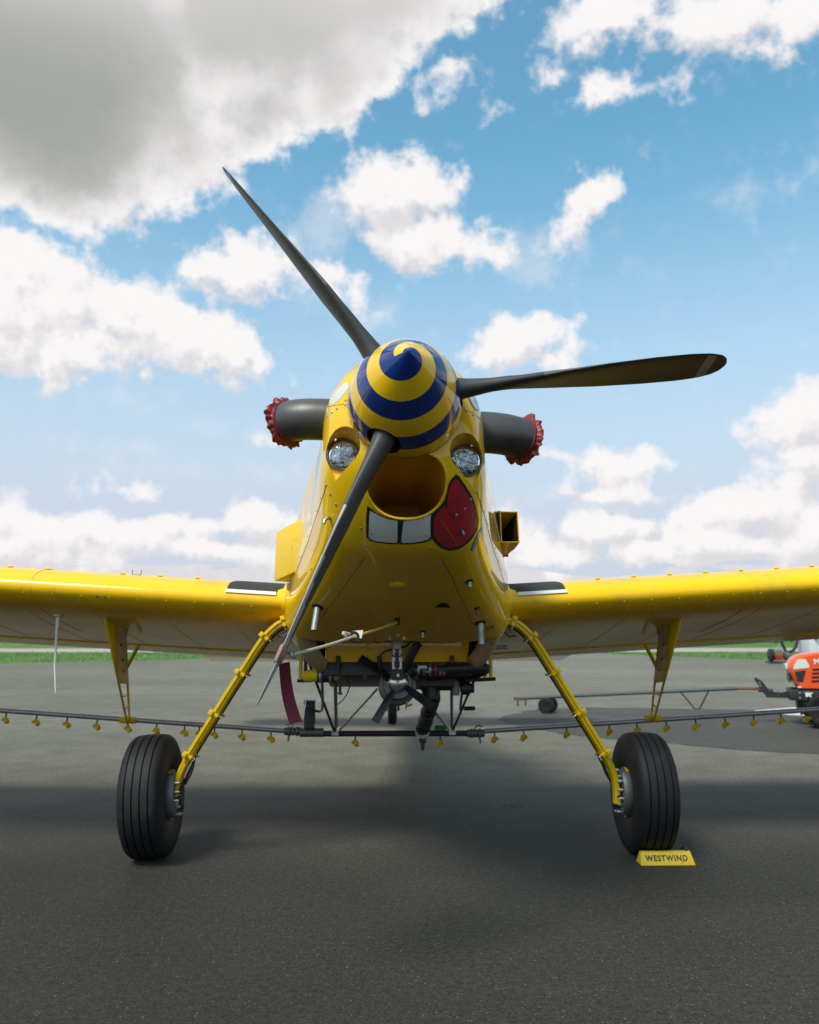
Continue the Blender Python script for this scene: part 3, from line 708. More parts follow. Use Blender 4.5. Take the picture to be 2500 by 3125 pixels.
# ------------------------------------------------------------------ landing gear
def V3(*a): return Vector(a)
def to_l(v): return RM.transposed() @ Vector(v)
LEG = [(-.60, 1.80, -.605), (-.645, 1.80, -.612), (-.703, 1.80, -.637), (-.785, 1.82, -.718), (-.905, 1.88, -.893), (-1.055, 1.95, -1.12), (-1.205, 2.03, -1.348), (-1.265, 2.08, -1.447), (-1.292, 2.11, -1.54), (-1.292, 2.12, -1.64)]
for s_ in (-1, 1):
    pts = smooth_path([((-x * s_ if False else x * -s_) + (.022 if s_ > 0 else 0), y, z) for x, y, z in LEG], 5)
    mb = MB(); rows = []; rail = []; fr = []
    n = len(pts)
    for i, p in enumerate(pts):
        tg = (pts[min(i + 1, n - 1)] - pts[max(i - 1, 0)]).normalized(); fy = Vector((0, 1, 0)); fy = (fy - tg * fy.dot(tg)).normalized(); nn = tg.cross(fy)
        if nn.x * s_ < 0: nn = -nn
        hw, hd = lerp(.020, .017, i / n), lerp(.040, .034, i / n); c_ = .006
        rows.append([p + nn * a + fy * b for a, b in ((-hw + c_, -hd), (hw - c_, -hd), (hw, -hd + c_), (hw, hd - c_), (hw - c_, hd), (-hw + c_, hd), (-hw, hd - c_), (-hw, -hd + c_))])
        fr.append((p, tg, nn, fy, hw, hd))
    mb.grid(rows, closed=True); mb.add(rows[0], [tuple(range(8))]); mb.add(rows[-1], [tuple(range(8))[::-1]])
    leg = mb.build('landing_gear_leg', 'yellow_matte', plane, 30)
    # cover strip for the brake line along the front outer edge
    mb = MB(); rr = []
    for p, tg, nn, fy, hw, hd in fr[3:-14]:
        c0 = p + nn * (hw - .008) - fy * (hd + .005)
        rr.append([c0 + nn * a + fy * b for a, b in ((-.008, -.006), (.008, -.006), (.010, .010), (-.010, .010))])
    mb.grid(rr, closed=True); mb.add(rr[0], [(0, 1, 2, 3)]); mb.add(rr[-1], [(3, 2, 1, 0)]); mb.build('brake_line_cover', 'yellow_matte', leg, 25)
    MB().tube([p - nn * (hw + .003 + (.010 if 26 < i < 34 else 0)) + fy * .03 for i, (p, tg, nn, fy, hw, hd) in enumerate(fr[4:-6])], .005, 6).build('brake_hose', 'blackp', leg)
    for i in (7, 14, 20, 25, 30):
        p, tg, nn, fy, hw, hd = fr[i]; rot = Matrix((nn, fy, tg)).transposed()
        mb = MB().box(p, (hw * 2 + .012, hd * 2 + .022, .020), rot)
        mb.box(p + nn * (hw + .004) - fy * (hd + .012), (.026, .020, .028), rot)
        cl = mb.build('clamp', 'yellow_matte', leg, 25, bevel=.003)
        for q in (-.8, .8): MB().lathe([(.006, 0), (.006, .022)], p - nn * (hw + .002) - fy * (hd * q), -nn, 8).build('clamp_bolt', 'steel', leg)
    MB().tube([p for p in (V3(s_ * .62, 1.78, -.66), V3(s_ * .66, 1.77, -.70), V3(s_ * .70, 1.80, -.69))], .006, 6).build('hose_fitting', 'blacks', leg)
    # wheel: rim, tyre, brake
    cw = Vector((-1.524, 5.045, .346)) if s_ < 0 else Vector((1.415, 5.145, .346))
    camb = R(3.2) if s_ < 0 else R(1.6)
    axw = (a_x * s_ * math.cos(camb) + Vector((0, 0, -1)) * math.sin(camb)).normalized()   # points outboard, top leans in
    ax = to_l(axw).normalized(); c = w2l(cw)
    mb = MB().lathe([(.04, -.10), (.10, -.10), (.125, -.105), (.142, -.118), (.142, -.108), (.125, -.09), (.118, -.03), (.118, .03), (.125, .09), (.142, .108), (.142, .118), (.12, .10), (.05, .09)], c, ax, 40)
    rim = mb.build('wheel_rim', 'yellow_matte', plane, 40)
    tp = [(.136, -.098), (.150, -.109), (.185, -.119), (.235, -.124), (.280, -.122), (.310, -.115), (.331, -.105)]
    tread = []
    def crown(h): return .3525 - .9 * h * h - 26 * h ** 4
    gl = (-.066, -.022, .022, .066)
    for gq in gl:
        tread += ([(crown(-.09), -.09)] if gq == gl[0] else []) + [(crown(gq - .0045), gq - .0045), (crown(gq) - .011, gq - .0025), (crown(gq) - .011, gq + .0025), (crown(gq + .0045), gq + .0045)]
        tread += [(crown(gq + .022), gq + .022)] if gq != gl[-1] else [(crown(.09), .09)]
    tp = tp + tread + [(r_, -h) for r_, h in tp[::-1]]
    mb = MB().lathe(tp, c, ax, 88)
    zl = to_l((0, 0, 1))
    nv = []
    for p in mb.v:           # the loaded tyre rests flat on the ground
        wz = l2w(p).z
        nv.append(tuple(Vector(p) + zl * (0.0005 - wz)) if wz < 0.0005 else p)
    mb.v = nv
    mb.build('tyre', 'rubber', rim, 32)
    inb = c - ax * .125
    br = MB().lathe([(.02, 0), (.135, 0), (.135, .014), (.10, .016), (.055, .05), (.03, .055)], inb + ax * .018, -ax, 36).build('brake_disc', 'alu', rim, 30)
    up_l = to_l((0, 0, 1)); fwd_l = V3(0, -1, 0)
    fwd_l = (fwd_l - ax * fwd_l.dot(ax)).normalized(); up2 = ax.cross(fwd_l); up2 = up2 if up2.dot(up_l) > 0 else -up2
    # caliper: a segment of a thick ring on the forward side
    mb = MB(); rr = []
    for k in range(15):
        a = R(lerp(-62, 50, k / 14)); rad = fwd_l * math.cos(a) + up2 * math.sin(a)
        rr.append([inb + rad * q - ax * h for q, h in ((.085, -.025), (.152, -.025), (.155, .010), (.150, .032), (.085, .032))])
    mb.grid(rr, closed=True); mb.add(rr[0], [(0, 1, 2, 3, 4)]); mb.add(rr[-1], [(4, 3, 2, 1, 0)]); mb.build('brake_caliper', 'alu', rim, 30, bevel=.004)
    bm_ = MB().lathe([(.011, 0), (.011, .016), (.008, .03)], (0, 0, 0), -ax, 8).mesh('caliper_bolt', 'steel', 30)
    for k in range(9):
        a = R(lerp(-85, 95, k / 8)); rad = fwd_l * math.cos(a) + up2 * math.sin(a)
        o = link('caliper_bolt', bm_, rim); o.location = inb + rad * (.128 if k % 2 else .112) - ax * .03
    for k in range(5):
        a = R(-80 + 30 * k); rad = fwd_l * math.cos(a) + up2 * math.sin(a)
        MB().lathe([(.016, 0), (.018, .02), (.018, .038), (.010, .045)], inb + rad * .075 - ax * .02, -ax, 10).build('brake_piston', 'blacks', rim)
    MB().tube(smooth_path([inb + up2 * .05 - ax * .05 + fwd_l * -.05, inb + up2 * .12 - ax * .085 - fwd_l * .06, inb + up2 * .18 - ax * .10 - fwd_l * .06]), .010, 8).build('brake_hose', 'blackp', rim)

# tail wheel
tw = w2l((-.24, 11.75, .18)); axt = to_l(a_x)
tr = MB().lathe([(.02, -.05), (.08, -.05), (.09, -.055), (.09, .055), (.08, .05), (.02, .05)], tw, axt, 24).build('tail_wheel', 'steel', plane)
MB().lathe([(.088, -.05), (.12, -.062), (.16, -.060), (.178, -.04), (.181, 0), (.178, .04), (.16, .060), (.12, .062), (.088, .05)], tw, axt, 32).build('tyre', 'rubber', tr)
mb = MB()
for q in (-1, 1): mb.tube([tw + axt * .085 * q, tw + axt * .085 * q + V3(0, -.10, .25), tw + axt * .04 * q + V3(0, -.16, .36)], .016, 6)
mb.tube([tw + V3(0, -.14, .34), tw + V3(0, -.3, .62)], .04, 8)
mb.build('tail_fork', 'blacks', tr)

# ------------------------------------------------------------------ exhaust stacks and side scoops
EXH = {-1: [(-.24, .46, .088), (-.36, .462, .092), (-.44, .470, .096), (-.505, .495, .10), (-.552, .530, .10)], 1: [(.24, .46, .036), (.38, .462, .034), (.46, .470, .030), (.525, .495, .027), (.574, .530, .025)]}
EXEND = {}
for s_, pth in EXH.items():
    pts = smooth_path(pth, 6)
    mb = MB().tube(pts, .096, 36, cap=True, up=(0, 0, 1))
    st = mb.build('exhaust_stack', 'exhaust', plane, 40)
    MB().tube([p + Vector((0, -.0975 * .93, .0)) * 1.0 for p in pts[4:-4]], .0022, 6).build('weld_seam', 'exhaust', st)
    MB().lathe([(.100, -.006), (.104, 0), (.100, .006)], pts[3], pts[4] - pts[3], 36).build('collar', 'blacks', st)
    EXEND[s_] = (pts[-1], (pts[-1] - pts[-3]).normalized())
MB().prism([(-.53, 1.22, -.435), (-.697, 1.50, -.430), (-.58, 1.53, -.435)], (0, .004, .285)).build('side_outlet', 'yellow_matte', plane, 20, bevel=.002)
sc = MB()
y0, y1 = 1.30, 1.66; th_ = .005
so = dict(x0=.552, x1=.662, zt=-.082, zb=-.252)
def panel(p, d): return [Vector(q) for q in p], d
sc.prism([(.56, y0, -.082), (.664, y0, -.082), (.655, 1.45, -.10), (.60, y1, -.14), (.54, y1, -.14), (.54, y0, -.082)], (0, 0, th_))
sc.prism([(.56, y0, -.257), (.662, y0, -.257), (.655, 1.42, -.262), (.60, y1, -.27), (.54, y1, -.27), (.54, y0, -.257)], (0, 0, th_))
sc.prism([(.664, y0, -.257), (.658, 1.43, -.258), (.60, y1, -.265), (.60, y1, -.135), (.658, 1.43, -.09), (.664, y0, -.078)], (-th_, 0, 0))
sc.prism([(.562, y0, -.254), (.585, y1, -.265), (.585, y1, -.13), (.562, y0, -.08)], (th_, 0, 0))
scoop = sc.build('air_scoop', 'yellow', plane, 20)
MB().box((.59, 1.56, -.19), (.10, .01, .16)).build('scoop_screen', 'void', scoop)
ln = MB()  # thin black sheets added on wall and floor so the opening reads dark
ln.prism([(.656, y0 + .006, -.252), (.650, 1.43, -.252), (.595, 1.62, -.26), (.595, 1.62, -.14), (.650, 1.43, -.10), (.656, y0 + .006, -.085)], (-.003, 0, 0))
ln.build('scoop_dark_sheet', 'void', scoop, 20)
MB().prism([(.569, y0 + .006, -.2505), (.655, y0 + .006, -.2505), (.64, 1.45, -.2535), (.60, 1.6, -.262), (.569, 1.6, -.262)], (0, 0, .002)).build('scoop_dark_sheet', 'void', scoop, 20)
MB().tube([(.558, 1.3, -.075), (.556, 1.3, -.262)], .004, 6).build('scoop_seal', 'blackp', scoop)

# ------------------------------------------------------------------ landing lights
for (lx, ly, lz) in LAMPS:
    s_ = 1 if lx > 0 else -1
    axl = Vector((s_ * .10, -1, -.05)).normalized(); c = Vector((lx, ly, lz))
    lh = MB().lathe([(.066, -.02), (.070, .0), (.0695, .007), (.0655, .009), (.0635, .004), (.0635, -.02)], c, axl, 48).build('landing_light', 'alu', plane, 40)
    MB().lathe([(.0635, .002), (.058, -.014), (.045, -.030), (.028, -.040), (.010, -.044)], c, axl, 40).build('reflector', 'reflector', lh, 40)
    MB().lathe([(.0633, .003), (.060, .0075), (.045, .0145), (.025, .0185), (.0005, .020), (.0005, .017), (.025, .0155), (.045, .0115), (.060, .0045), (.0633, .0005)], c, axl, 48).build('lens', 'glass', lh, 40)
    mb = MB().lathe([(.008, -.044), (.009, -.02), (.006, -.012), (.001, -.009)], c, axl, 12)
    for q in (-1, 1): mb.tube([c + Vector((q * .013, 0, 0)) - axl * .04, c + Vector((q * .011, 0, 0)) - axl * .012], .0022, 6)
    mb.build('bulb', 'chrome', lh)

# ------------------------------------------------------------------ spray system
boom = MB()
BL = lambda x: (-1.149 + (-.752 - x) * .0731) if x < -.752 else ((-1.155 + (x - .661) * .0583) if x > .661 else -1.169)
boom.tube([(-5.9, 3.45, BL(-5.9)), (-.80, 3.45, BL(-.80))], .019, 12)
boom.tube([(.70, 3.45, BL(.70)), (5.9, 3.45, BL(5.9))], .019, 12)
boom.slot(1).tube([(-.70, 3.45, -1.167), (.60, 3.45, -1.169)], .022, 12)
spray = boom.build('spray_boom', ['steel', 'blacks'], plane)
nz = MB()
nz.tube([(0, 0, .026), (0, 0, -.03)], .006, 8)
nz.box((0, 0, .024), (.018, .018, .012))
nz.slot(1).lathe([(.012, 0), (.020, .004), (.021, .024), (.012, .030)], (0, -.012, -.042), (.25, 1, -.15), 10)
nz.lathe([(.010, 0), (.019, .006), (.020, .026), (.013, .034)], (.004, 0, -.040), (.55, -.25, -.8), 10)
nz.lathe([(.013, 0), (.013, .022), (.008, .028)], (-.004, -.004, -.034), (-.75, .2, -.35), 8)
nz_me = nz.mesh('nozzle', ['blacks', 'yellow_matte'], 35)
left_px = [14, 78, 142, 205, 270, 330, 389, 420, 452, 510, 571]; right_px = [1041, 1101, 1190, 1279, 1337, 1399, 1461, 1523, 1584, 1642, 1697]
NX = [-2.968 + (q - 3) * .003592 for q in left_px] + [-.643 + (q - 650) * .00362 for q in (748, 927)] + [.661 + (q - 1010) * .003737 for q in right_px]
NX += [-3.16 - .23 * k for k in range(11)] + [3.46 + .23 * k for k in range(10)]
for i, x in enumerate(NX):
    o = link('nozzle', nz_me, spray); o.location = (x, 3.45, BL(x) - .022); o.rotation_euler = (0, 0, R(random.uniform(-25, 25)) + (0 if x < 0 else R(150)))
for x0 in (-.76, .63):
    s_ = 1 if x0 > 0 else -1
    mb = MB()
    for k, (q, r_) in enumerate(((-.055, .030), (-.03, .036), (0, .031), (.03, .036), (.055, .030))):
        mb.lathe([(r_ * .8, -.014), (r_, -.010), (r_, .010), (r_ * .8, .014)], (x0 + q, 3.45, BL(x0)), (1, 0, 0), 14)
    mb.tube([(x0 - .01, 3.43, BL(x0) + .03), (x0 + .012, 3.41, BL(x0) + .055), (x0 + .05 * s_, 3.41, BL(x0) + .045)], .006, 6)
    mb.tube([(x0 + .03 * s_, 3.44, BL(x0) - .03), (x0 + .035 * s_, 3.44, BL(x0) - .075)], .008, 6)
    mb.build('boom_coupling', 'alu', spray)
# valve box standing on the boom
vb = MB().box((-.635, 3.42, -1.035), (.085, .09, .115), taper=.85).box((-.632, 3.42, -.955), (.072, .075, .05), taper=.9)
vb.box((-.637, 3.42, -1.11), (.075, .08, .04)); vb = vb.build('valve_box', 'blackp', spray, 25, bevel=.004)
MB().box((-.637, 3.41, -.925), (.09, .05, .008)).box((-.68, 3.41, -.94), (.008, .03, .03)).build('valve_bracket', 'steel', vb)
MB().lathe([(.034, -.09), (.034, .09)], (-.62, 3.45, -1.158), (1, 0, 0), 12).build('valve_body', 'alu', vb)
# hangers from the wing to the boom: tapered plates with slots
for s_ in (-1, 1):
    F, Rr, B1, B0 = V3(s_ * 1.785, 2.02, -.545), V3(s_ * 1.785, 2.48, -.585), V3(s_ * 2.0, 3.46, -1.035), V3(s_ * 2.0, 3.42, -1.095)
    dv = V3(s_ * .012, 0, 0); mb = MB()
    fm, rm = F.lerp(B0, .56), Rr.lerp(B1, .56)
    mb.prism([F, Rr, rm, fm], dv)
    for a, b in ((fm, B0), (rm, B1)):
        o2 = (rm - fm).normalized() * .02 * (1 if a is fm else -1)
        mb.prism([a, a + o2, b + o2 * .6, b], dv)
    for q, wd in ((.30, .02), (.62, .02), (.90, .07)):
        a0, a1 = fm.lerp(B0, q), rm.lerp(B1, q); al = (B0 - fm).normalized() * wd
        mb.prism([a0, a1, a1 + al, a0 + al], dv)
    mb.prism([F + V3(0, -.02, .06), Rr + V3(0, .03, .06), Rr, F], dv)
    hg = mb.build('boom_hanger', 'yellow_matte', plane, 25)
    MB().tube([V3(s_ * 1.78, 2.75, -.60), F.lerp(B0, .42).lerp(Rr.lerp(B1, .42), .8) + dv], .017, 8, flat=.5).build('hanger_brace', 'yellow_matte', hg)
    MB().tube([B0 + V3(-s_ * .05, .02, .03), B0 + V3(s_ * .07, .02, .035)], .026, 10).build('boom_clamp', 'yellow_matte' , hg)
    for q in (.15, .3, .42): MB().lathe([(.008, 0), (.008, .008)], F.lerp(B0, q).lerp(Rr.lerp(B1, q), .6), (-s_, 0, 0), 8).build('hanger_bolt', 'blacks', hg)
# hopper outlet: yellow front panel, cream corner fairings, black gate box
hp = MB().hexa([(-.425, 2.02, -.815), (.43, 2.02, -.815), (.43, 2.75, -.815), (-.425, 2.75, -.815), (-.445, 1.99, -.63), (.455, 1.99, -.63), (.455, 2.85, -.63), (-.445, 2.85, -.63)]).build('hopper_throat', 'yellow', plane, 20, bevel=.004)
for s_ in (-1, 1):
    MB().tube(smooth_path([(s_ * .54, 1.66, -.675), (s_ * .53, 1.78, -.735), (s_ * .495, 1.93, -.80), (s_ * .445, 2.10, -.835)], 5), [.058, .058, .058, .057, .056, .055, .054, .053, .052, .051, .05, .049, .048, .046, .044, .042], 16).build('corner_fairing', 'cream', hp, 40)
    MB().box((s_ * .50, 2.15, -.72), (.10, .2, .10)).build('side_recess', 'void', hp)
gate = MB().box((.01, 2.36, -.856), (.90, .68, .076)).build('dump_gate', 'blacks', plane, 20, bevel=.004)
for x in (-.355, -.105, .335): MB().lathe([(.014, 0), (.014, .085), (.010, .09)], (x, 2.0, -.87), (0, -.05, 1), 10).build('gate_clip', 'blackp', gate)
for x in (-.19, .12): MB().box((x, 2.01, -.905), (.02, .02, .03)).build('gate_lug', 'blacks', gate)
MB().tube([(-.345, 2.02, -.88), (-.34, 2.02, -1.01)], .008, 6).tube([(-.355, 2.02, -1.0), (-.325, 2.02, -1.005)], .006, 6).build('drain_cock', 'blacks', gate)
# left filler elbow: yellow pipe with black sleeve
el_ = MB().tube(smooth_path([(-.54, 2.12, -.888), (-.50, 2.10, -.886), (-.42, 2.10, -.884), (-.36, 2.12, -.87), (-.33, 2.16, -.84)], 5), .038, 14).build('filler_pipe', 'yellow_matte', plane)
MB().lathe([(.030, 0), (.038, .014), (.030, .040), (.010, .052)], (-.53, 2.11, -.888), (-1, .1, 0), 14).build('filler_cap', 'yellow_matte', el_)
sl = MB().tube([(-.485, 2.10, -.886), (-.385, 2.10, -.884)], .044, 16).build('rubber_sleeve', 'blackp', el_)
for x in (-.466, -.405): MB().lathe([(.045, -.008), (.0465, -.006), (.0465, .006), (.045, .008)], (x, 2.10, -.885), (1, 0, 0), 16).build('hose_clamp', 'steel', el_)
# right suction pipe
sp_p = MB().tube(smooth_path([(.10, 1.99, -.866), (.25, 1.98, -.866), (.40, 1.98, -.858), (.50, 2.0, -.852), (.545, 2.06, -.85), (.54, 2.18, -.85), (.47, 2.32, -.87)], 5), .033, 16).build('suction_pipe', 'blacks', plane)
for x, m_ in ((.13, 'steel'), (.165, 'alu'), (.20, 'steel'), (.235, 'redeng'), (.262, 'steel'), (.285, 'steel')): MB().lathe([(.033, -.009), (.0375, -.007), (.0375, .007), (.033, .009)], (x, 1.985, -.866), (1, 0, 0), 16).build('hose_clamp', m_, sp_p)
MB().box((.155, 1.955, -.855), (.05, .012, .018)).box((.19, 1.96, -.88), (.03, .012, .01)).build('valve_plate', 'steel', sp_p)
# pump with windmill fan
PC = V3(.006, 1.96, -.94)
pump = MB().lathe([(.03, 0), (.085, .005), (.092, .02), (.092, .05), (.080, .06), (.112, .075), (.118, .09), (.118, .125), (.10, .14), (.085, .22), (.10, .24), (.10, .30), (.06, .34)], PC + V3(0, .02, -.012), (0, 1, 0), 28).build('spray_pump', 'alu', plane)
MB().lathe([(.0005, -.052), (.02, -.051), (.042, -.042), (.058, -.026), (.064, -.008), (.064, .012), (.058, .02)], PC, (0, 1, 0), 28).build('fan_hub', 'chrome', pump)
MB().lathe([(.0005, -.058), (.010, -.057), (.012, -.050)], PC, (0, 1, 0), 12).build('hub_bolt', 'steel', pump)
for a in (62, 148, 240, 325):
    a = R(a); dr = V3(math.cos(a), 0, math.sin(a)); tv = V3(-math.sin(a), 0, math.cos(a)); rr = []
    for rf in (.05, .10, .18, .27):
        be = R(interp([(.05, 50), (.27, 22)], rf)); ch = .029 * interp([(.05, .8), (.1, 1.0), (.27, .95)], rf)
        le = tv * math.cos(be) + V3(0, -1, 0) * math.sin(be); nn = le.cross(dr)
        rr.append([PC + V3(0, .01, 0) + dr * rf + le * q * ch + nn * h for q, h in ((-1, 0), (0, .004), (1, 0), (0, -.004))])
    mb = MB().grid(rr, closed=True); mb.add(rr[-1], [(0, 1, 2, 3)]); mb.build('fan_blade', 'blackp', pump, 40)
MB().tube([PC + V3(.05, .10, -.10), PC + V3(.065, .10, -.135), PC + V3(.085, .09, -.125)], .007, 6).tube([PC + V3(.055, .1, -.12), PC + V3(.05, .1, -.15)], .006, 6).build('drain_cock', 'brass', pump)
MB().box(PC + V3(0, .10, .085), (.07, .08, .06)).build('pump_mount', 'blacks', pump)
# mounting bracket with pale plates
bk = MB().box((0, 1.90, -.795), (.062, .025, .20)).box((0, 1.90, -.905), (.07, .05, .06)).build('pump_bracket', 'blacks', plane)
pt = V3(0, 1.875, -.725)
mb = MB().prism([pt + V3(x, 0, z) for x, z in ((-.052, .012), (-.046, .022), (.046, .022), (.052, .012), (.046, -.002), (.026, -.004), (.026, -.060), (.013, -.075), (.013, -.030), (-.013, -.030), (-.013, -.075), (-.026, -.060), (-.026, -.004), (-.046, -.002))], (0, .008, 0)).build('bracket_plate', 'white', bk, 20)
for x in (-.042, .042): MB().lathe([(.006, 0), (.006, .004)], pt + V3(x, 0, .010), (0, -1, 0), 8).build('bracket_bolt', 'blacks', bk)
pb = V3(0, 1.878, -.84)
for q in (-1, 1):
    MB().prism([pb + V3(q * x, 0, z) for x, z in ((.030, .035), (.010, .035), (.010, .015), (.016, .010), (.016, -.022), (.008, -.030), (.008, -.045), (.028, -.045))], (0, .008, 0)).build('bracket_plate', 'white', bk, 20)
    MB().tube([pb + V3(q * .026, 0, .10), pb + V3(q * .006, -.004, .07), pb + V3(q * .026, 0, .035)], .003, 6).build('bracket_link', 'steel', bk)
MB().box((.006, 1.873, -.912), (.016, .006, .016)).build('bracket_tag', 'white', bk)
MB().tube(smooth_path([(.09, 1.80, -.715), (.05, 1.86, -.745), (-.02, 1.92, -.75), (-.085, 1.92, -.775), (-.11, 1.92, -.83), (-.09, 1.95, -.90), (-.06, 1.98, -.93)], 6), .006, 8).build('pump_cable', 'blackp', bk)
# dark valve mass and delivery hose down to the boom
vm = MB().box((.24, 2.32, -.91), (.26, .22, .06)).lathe([(.05, -.08), (.055, 0), (.05, .08)], (.22, 2.32, -.93), (0, 0, 1), 16).lathe([(.035, 0), (.035, .24)], (.16, 2.30, -.925), (1, 0, 0), 12)
vm.lathe([(.02, 0), (.042, .01), (.042, .06), (.03, .07), (.03, .09)], (.41, 2.30, -.945), (1, 0, 0), 12); vm = vm.build('control_valve', 'blacks', plane)
MB().lathe([(.030, -.05), (.030, .05)], (.375, 2.28, -.94), (0, 0, 1), 12).build('valve_spool', 'alu', vm)
MB().prism([(.20, 2.1, -.885), (.52, 2.12, -.87), (.50, 2.3, -.88), (.42, 2.3, -.91), (.2, 2.3, -.93)], (0, .02, 0)).build('valve_shield', 'blackp', vm)
hose = smooth_path([(.235, 2.34, -.93), (.245, 2.55, -1.0), (.235, 2.9, -1.06), (.235, 3.25, -1.10), (.222, 3.40, -1.14)], 14)
dh = MB().tube(hose, [.046 + (.006 if i % 4 < 2 else 0) for i in range(len(hose))], 16).build('delivery_hose', 'blackp', plane)
for i in (12, 26, 40, 52): MB().lathe([(.05, -.012), (.055, -.01), (.055, .01), (.05, .012)], hose[i], hose[i + 1] - hose[i], 16).build('hose_clamp', 'blacks', dh)
MB().tube([hose[30] + V3(.05, 0, 0), hose[30] + V3(.075, -.01, 0), hose[30] + V3(.07, -.01, -.02)], .004, 6).build('clamp_tail', 'blacks', dh)
MB().lathe([(.040, -.012), (.056, -.012), (.056, .012), (.040, .012)], (.222, 3.42, -1.158), (0, .75, -.6), 20).build('hose_flange', 'white', dh)
MB().lathe([(.03, 0), (.028, .05), (.016, .055), (.014, .10), (.005, .11)], (.224, 3.44, -1.185), (0, 0, -1), 12).build('check_valve', 'blacks', dh)
# struts between gate and boom
def strut(p, q, r_, m_, par=spray, nm='strut'): return MB().tube([p, q], r_, 8).build(nm, m_, par)
strut((-.55, 2.20, -.79), (-.445, 3.44, -1.160), .010, 'blacks')
strut((-.12, 2.30, -.95), (-.405, 3.43, -1.140), .007, 'steel')
strut((-.395, 2.40, -.90), (-.437, 3.43, -1.150), .008, 'steel')
strut((-.385, 2.42, -.90), (-.425, 3.42, -1.120), .004, 'blacks')
MB().tube(smooth_path([(-.31, 2.2, -.89), (-.295, 2.3, -.93), (-.33, 2.5, -.98), (-.385, 2.7, -1.01)]), .004, 6).build('air_line', 'blackp', spray)
MB().tube(smooth_path([(-.47, 2.3, -.90), (-.505, 2.9, -1.0), (-.55, 3.38, -1.005), (-.60, 3.40, -1.0)], 6), .010, 8).build('crank_rod', 'steel', spray)
strut((.505, 2.2, -.875), (.455, 3.44, -1.150), .009, 'blacks')
strut((.36, 2.35, -.98), (.447, 3.43, -1.14), .010, 'steel')
strut((.17, 2.32, -.98), (.42, 3.43, -1.14), .007, 'steel')
MB().tube([(.44, 2.4, -.90), (.475, 3.0, -1.02), (.575, 3.02, -1.015)], .010, 8).build('crank_rod', 'steel', spray)
MB().tube([(.505, 3.005, -1.018), (.58, 3.022, -1.015)], .016, 10).build('crank_grip', 'blackp', spray)
for x in (-.44, .45): MB().box((x, 3.44, -1.165), (.05, .06, .035)).box((x, 3.43, -1.135), (.02, .03, .06)).build('boom_bracket', 'steel', spray)
MB().box((.36, 3.47, -1.133), (.10, .06, .05), taper=.8).build('filter_cap', 'green', spray, 30, bevel=.008)
# control rods beside the gate
for x, m_ in ((-.60, 'yellow_matte'), (-.57, 'blacks'), (.565, 'yellow_matte'), (.60, 'yellow_matte')):
    MB().tube([(x, 2.20, -.70), (x, 2.22, -.905)], .012, 8, flat=.6).build('push_rod', m_, gate)
MB().tube([(-.62, 2.22, -.905), (-.53, 2.22, -.905)], .01, 8).build('torque_tube', 'blacks', gate)
MB().tube([(.44, 2.22, -.905), (.63, 2.22, -.895)], .012, 8).build('torque_tube', 'blacks', gate)
MB().tube([(.60, 1.95, -.735), (.67, 1.95, -.735)], .012, 8).build('pivot_bolt', 'steel', gate)

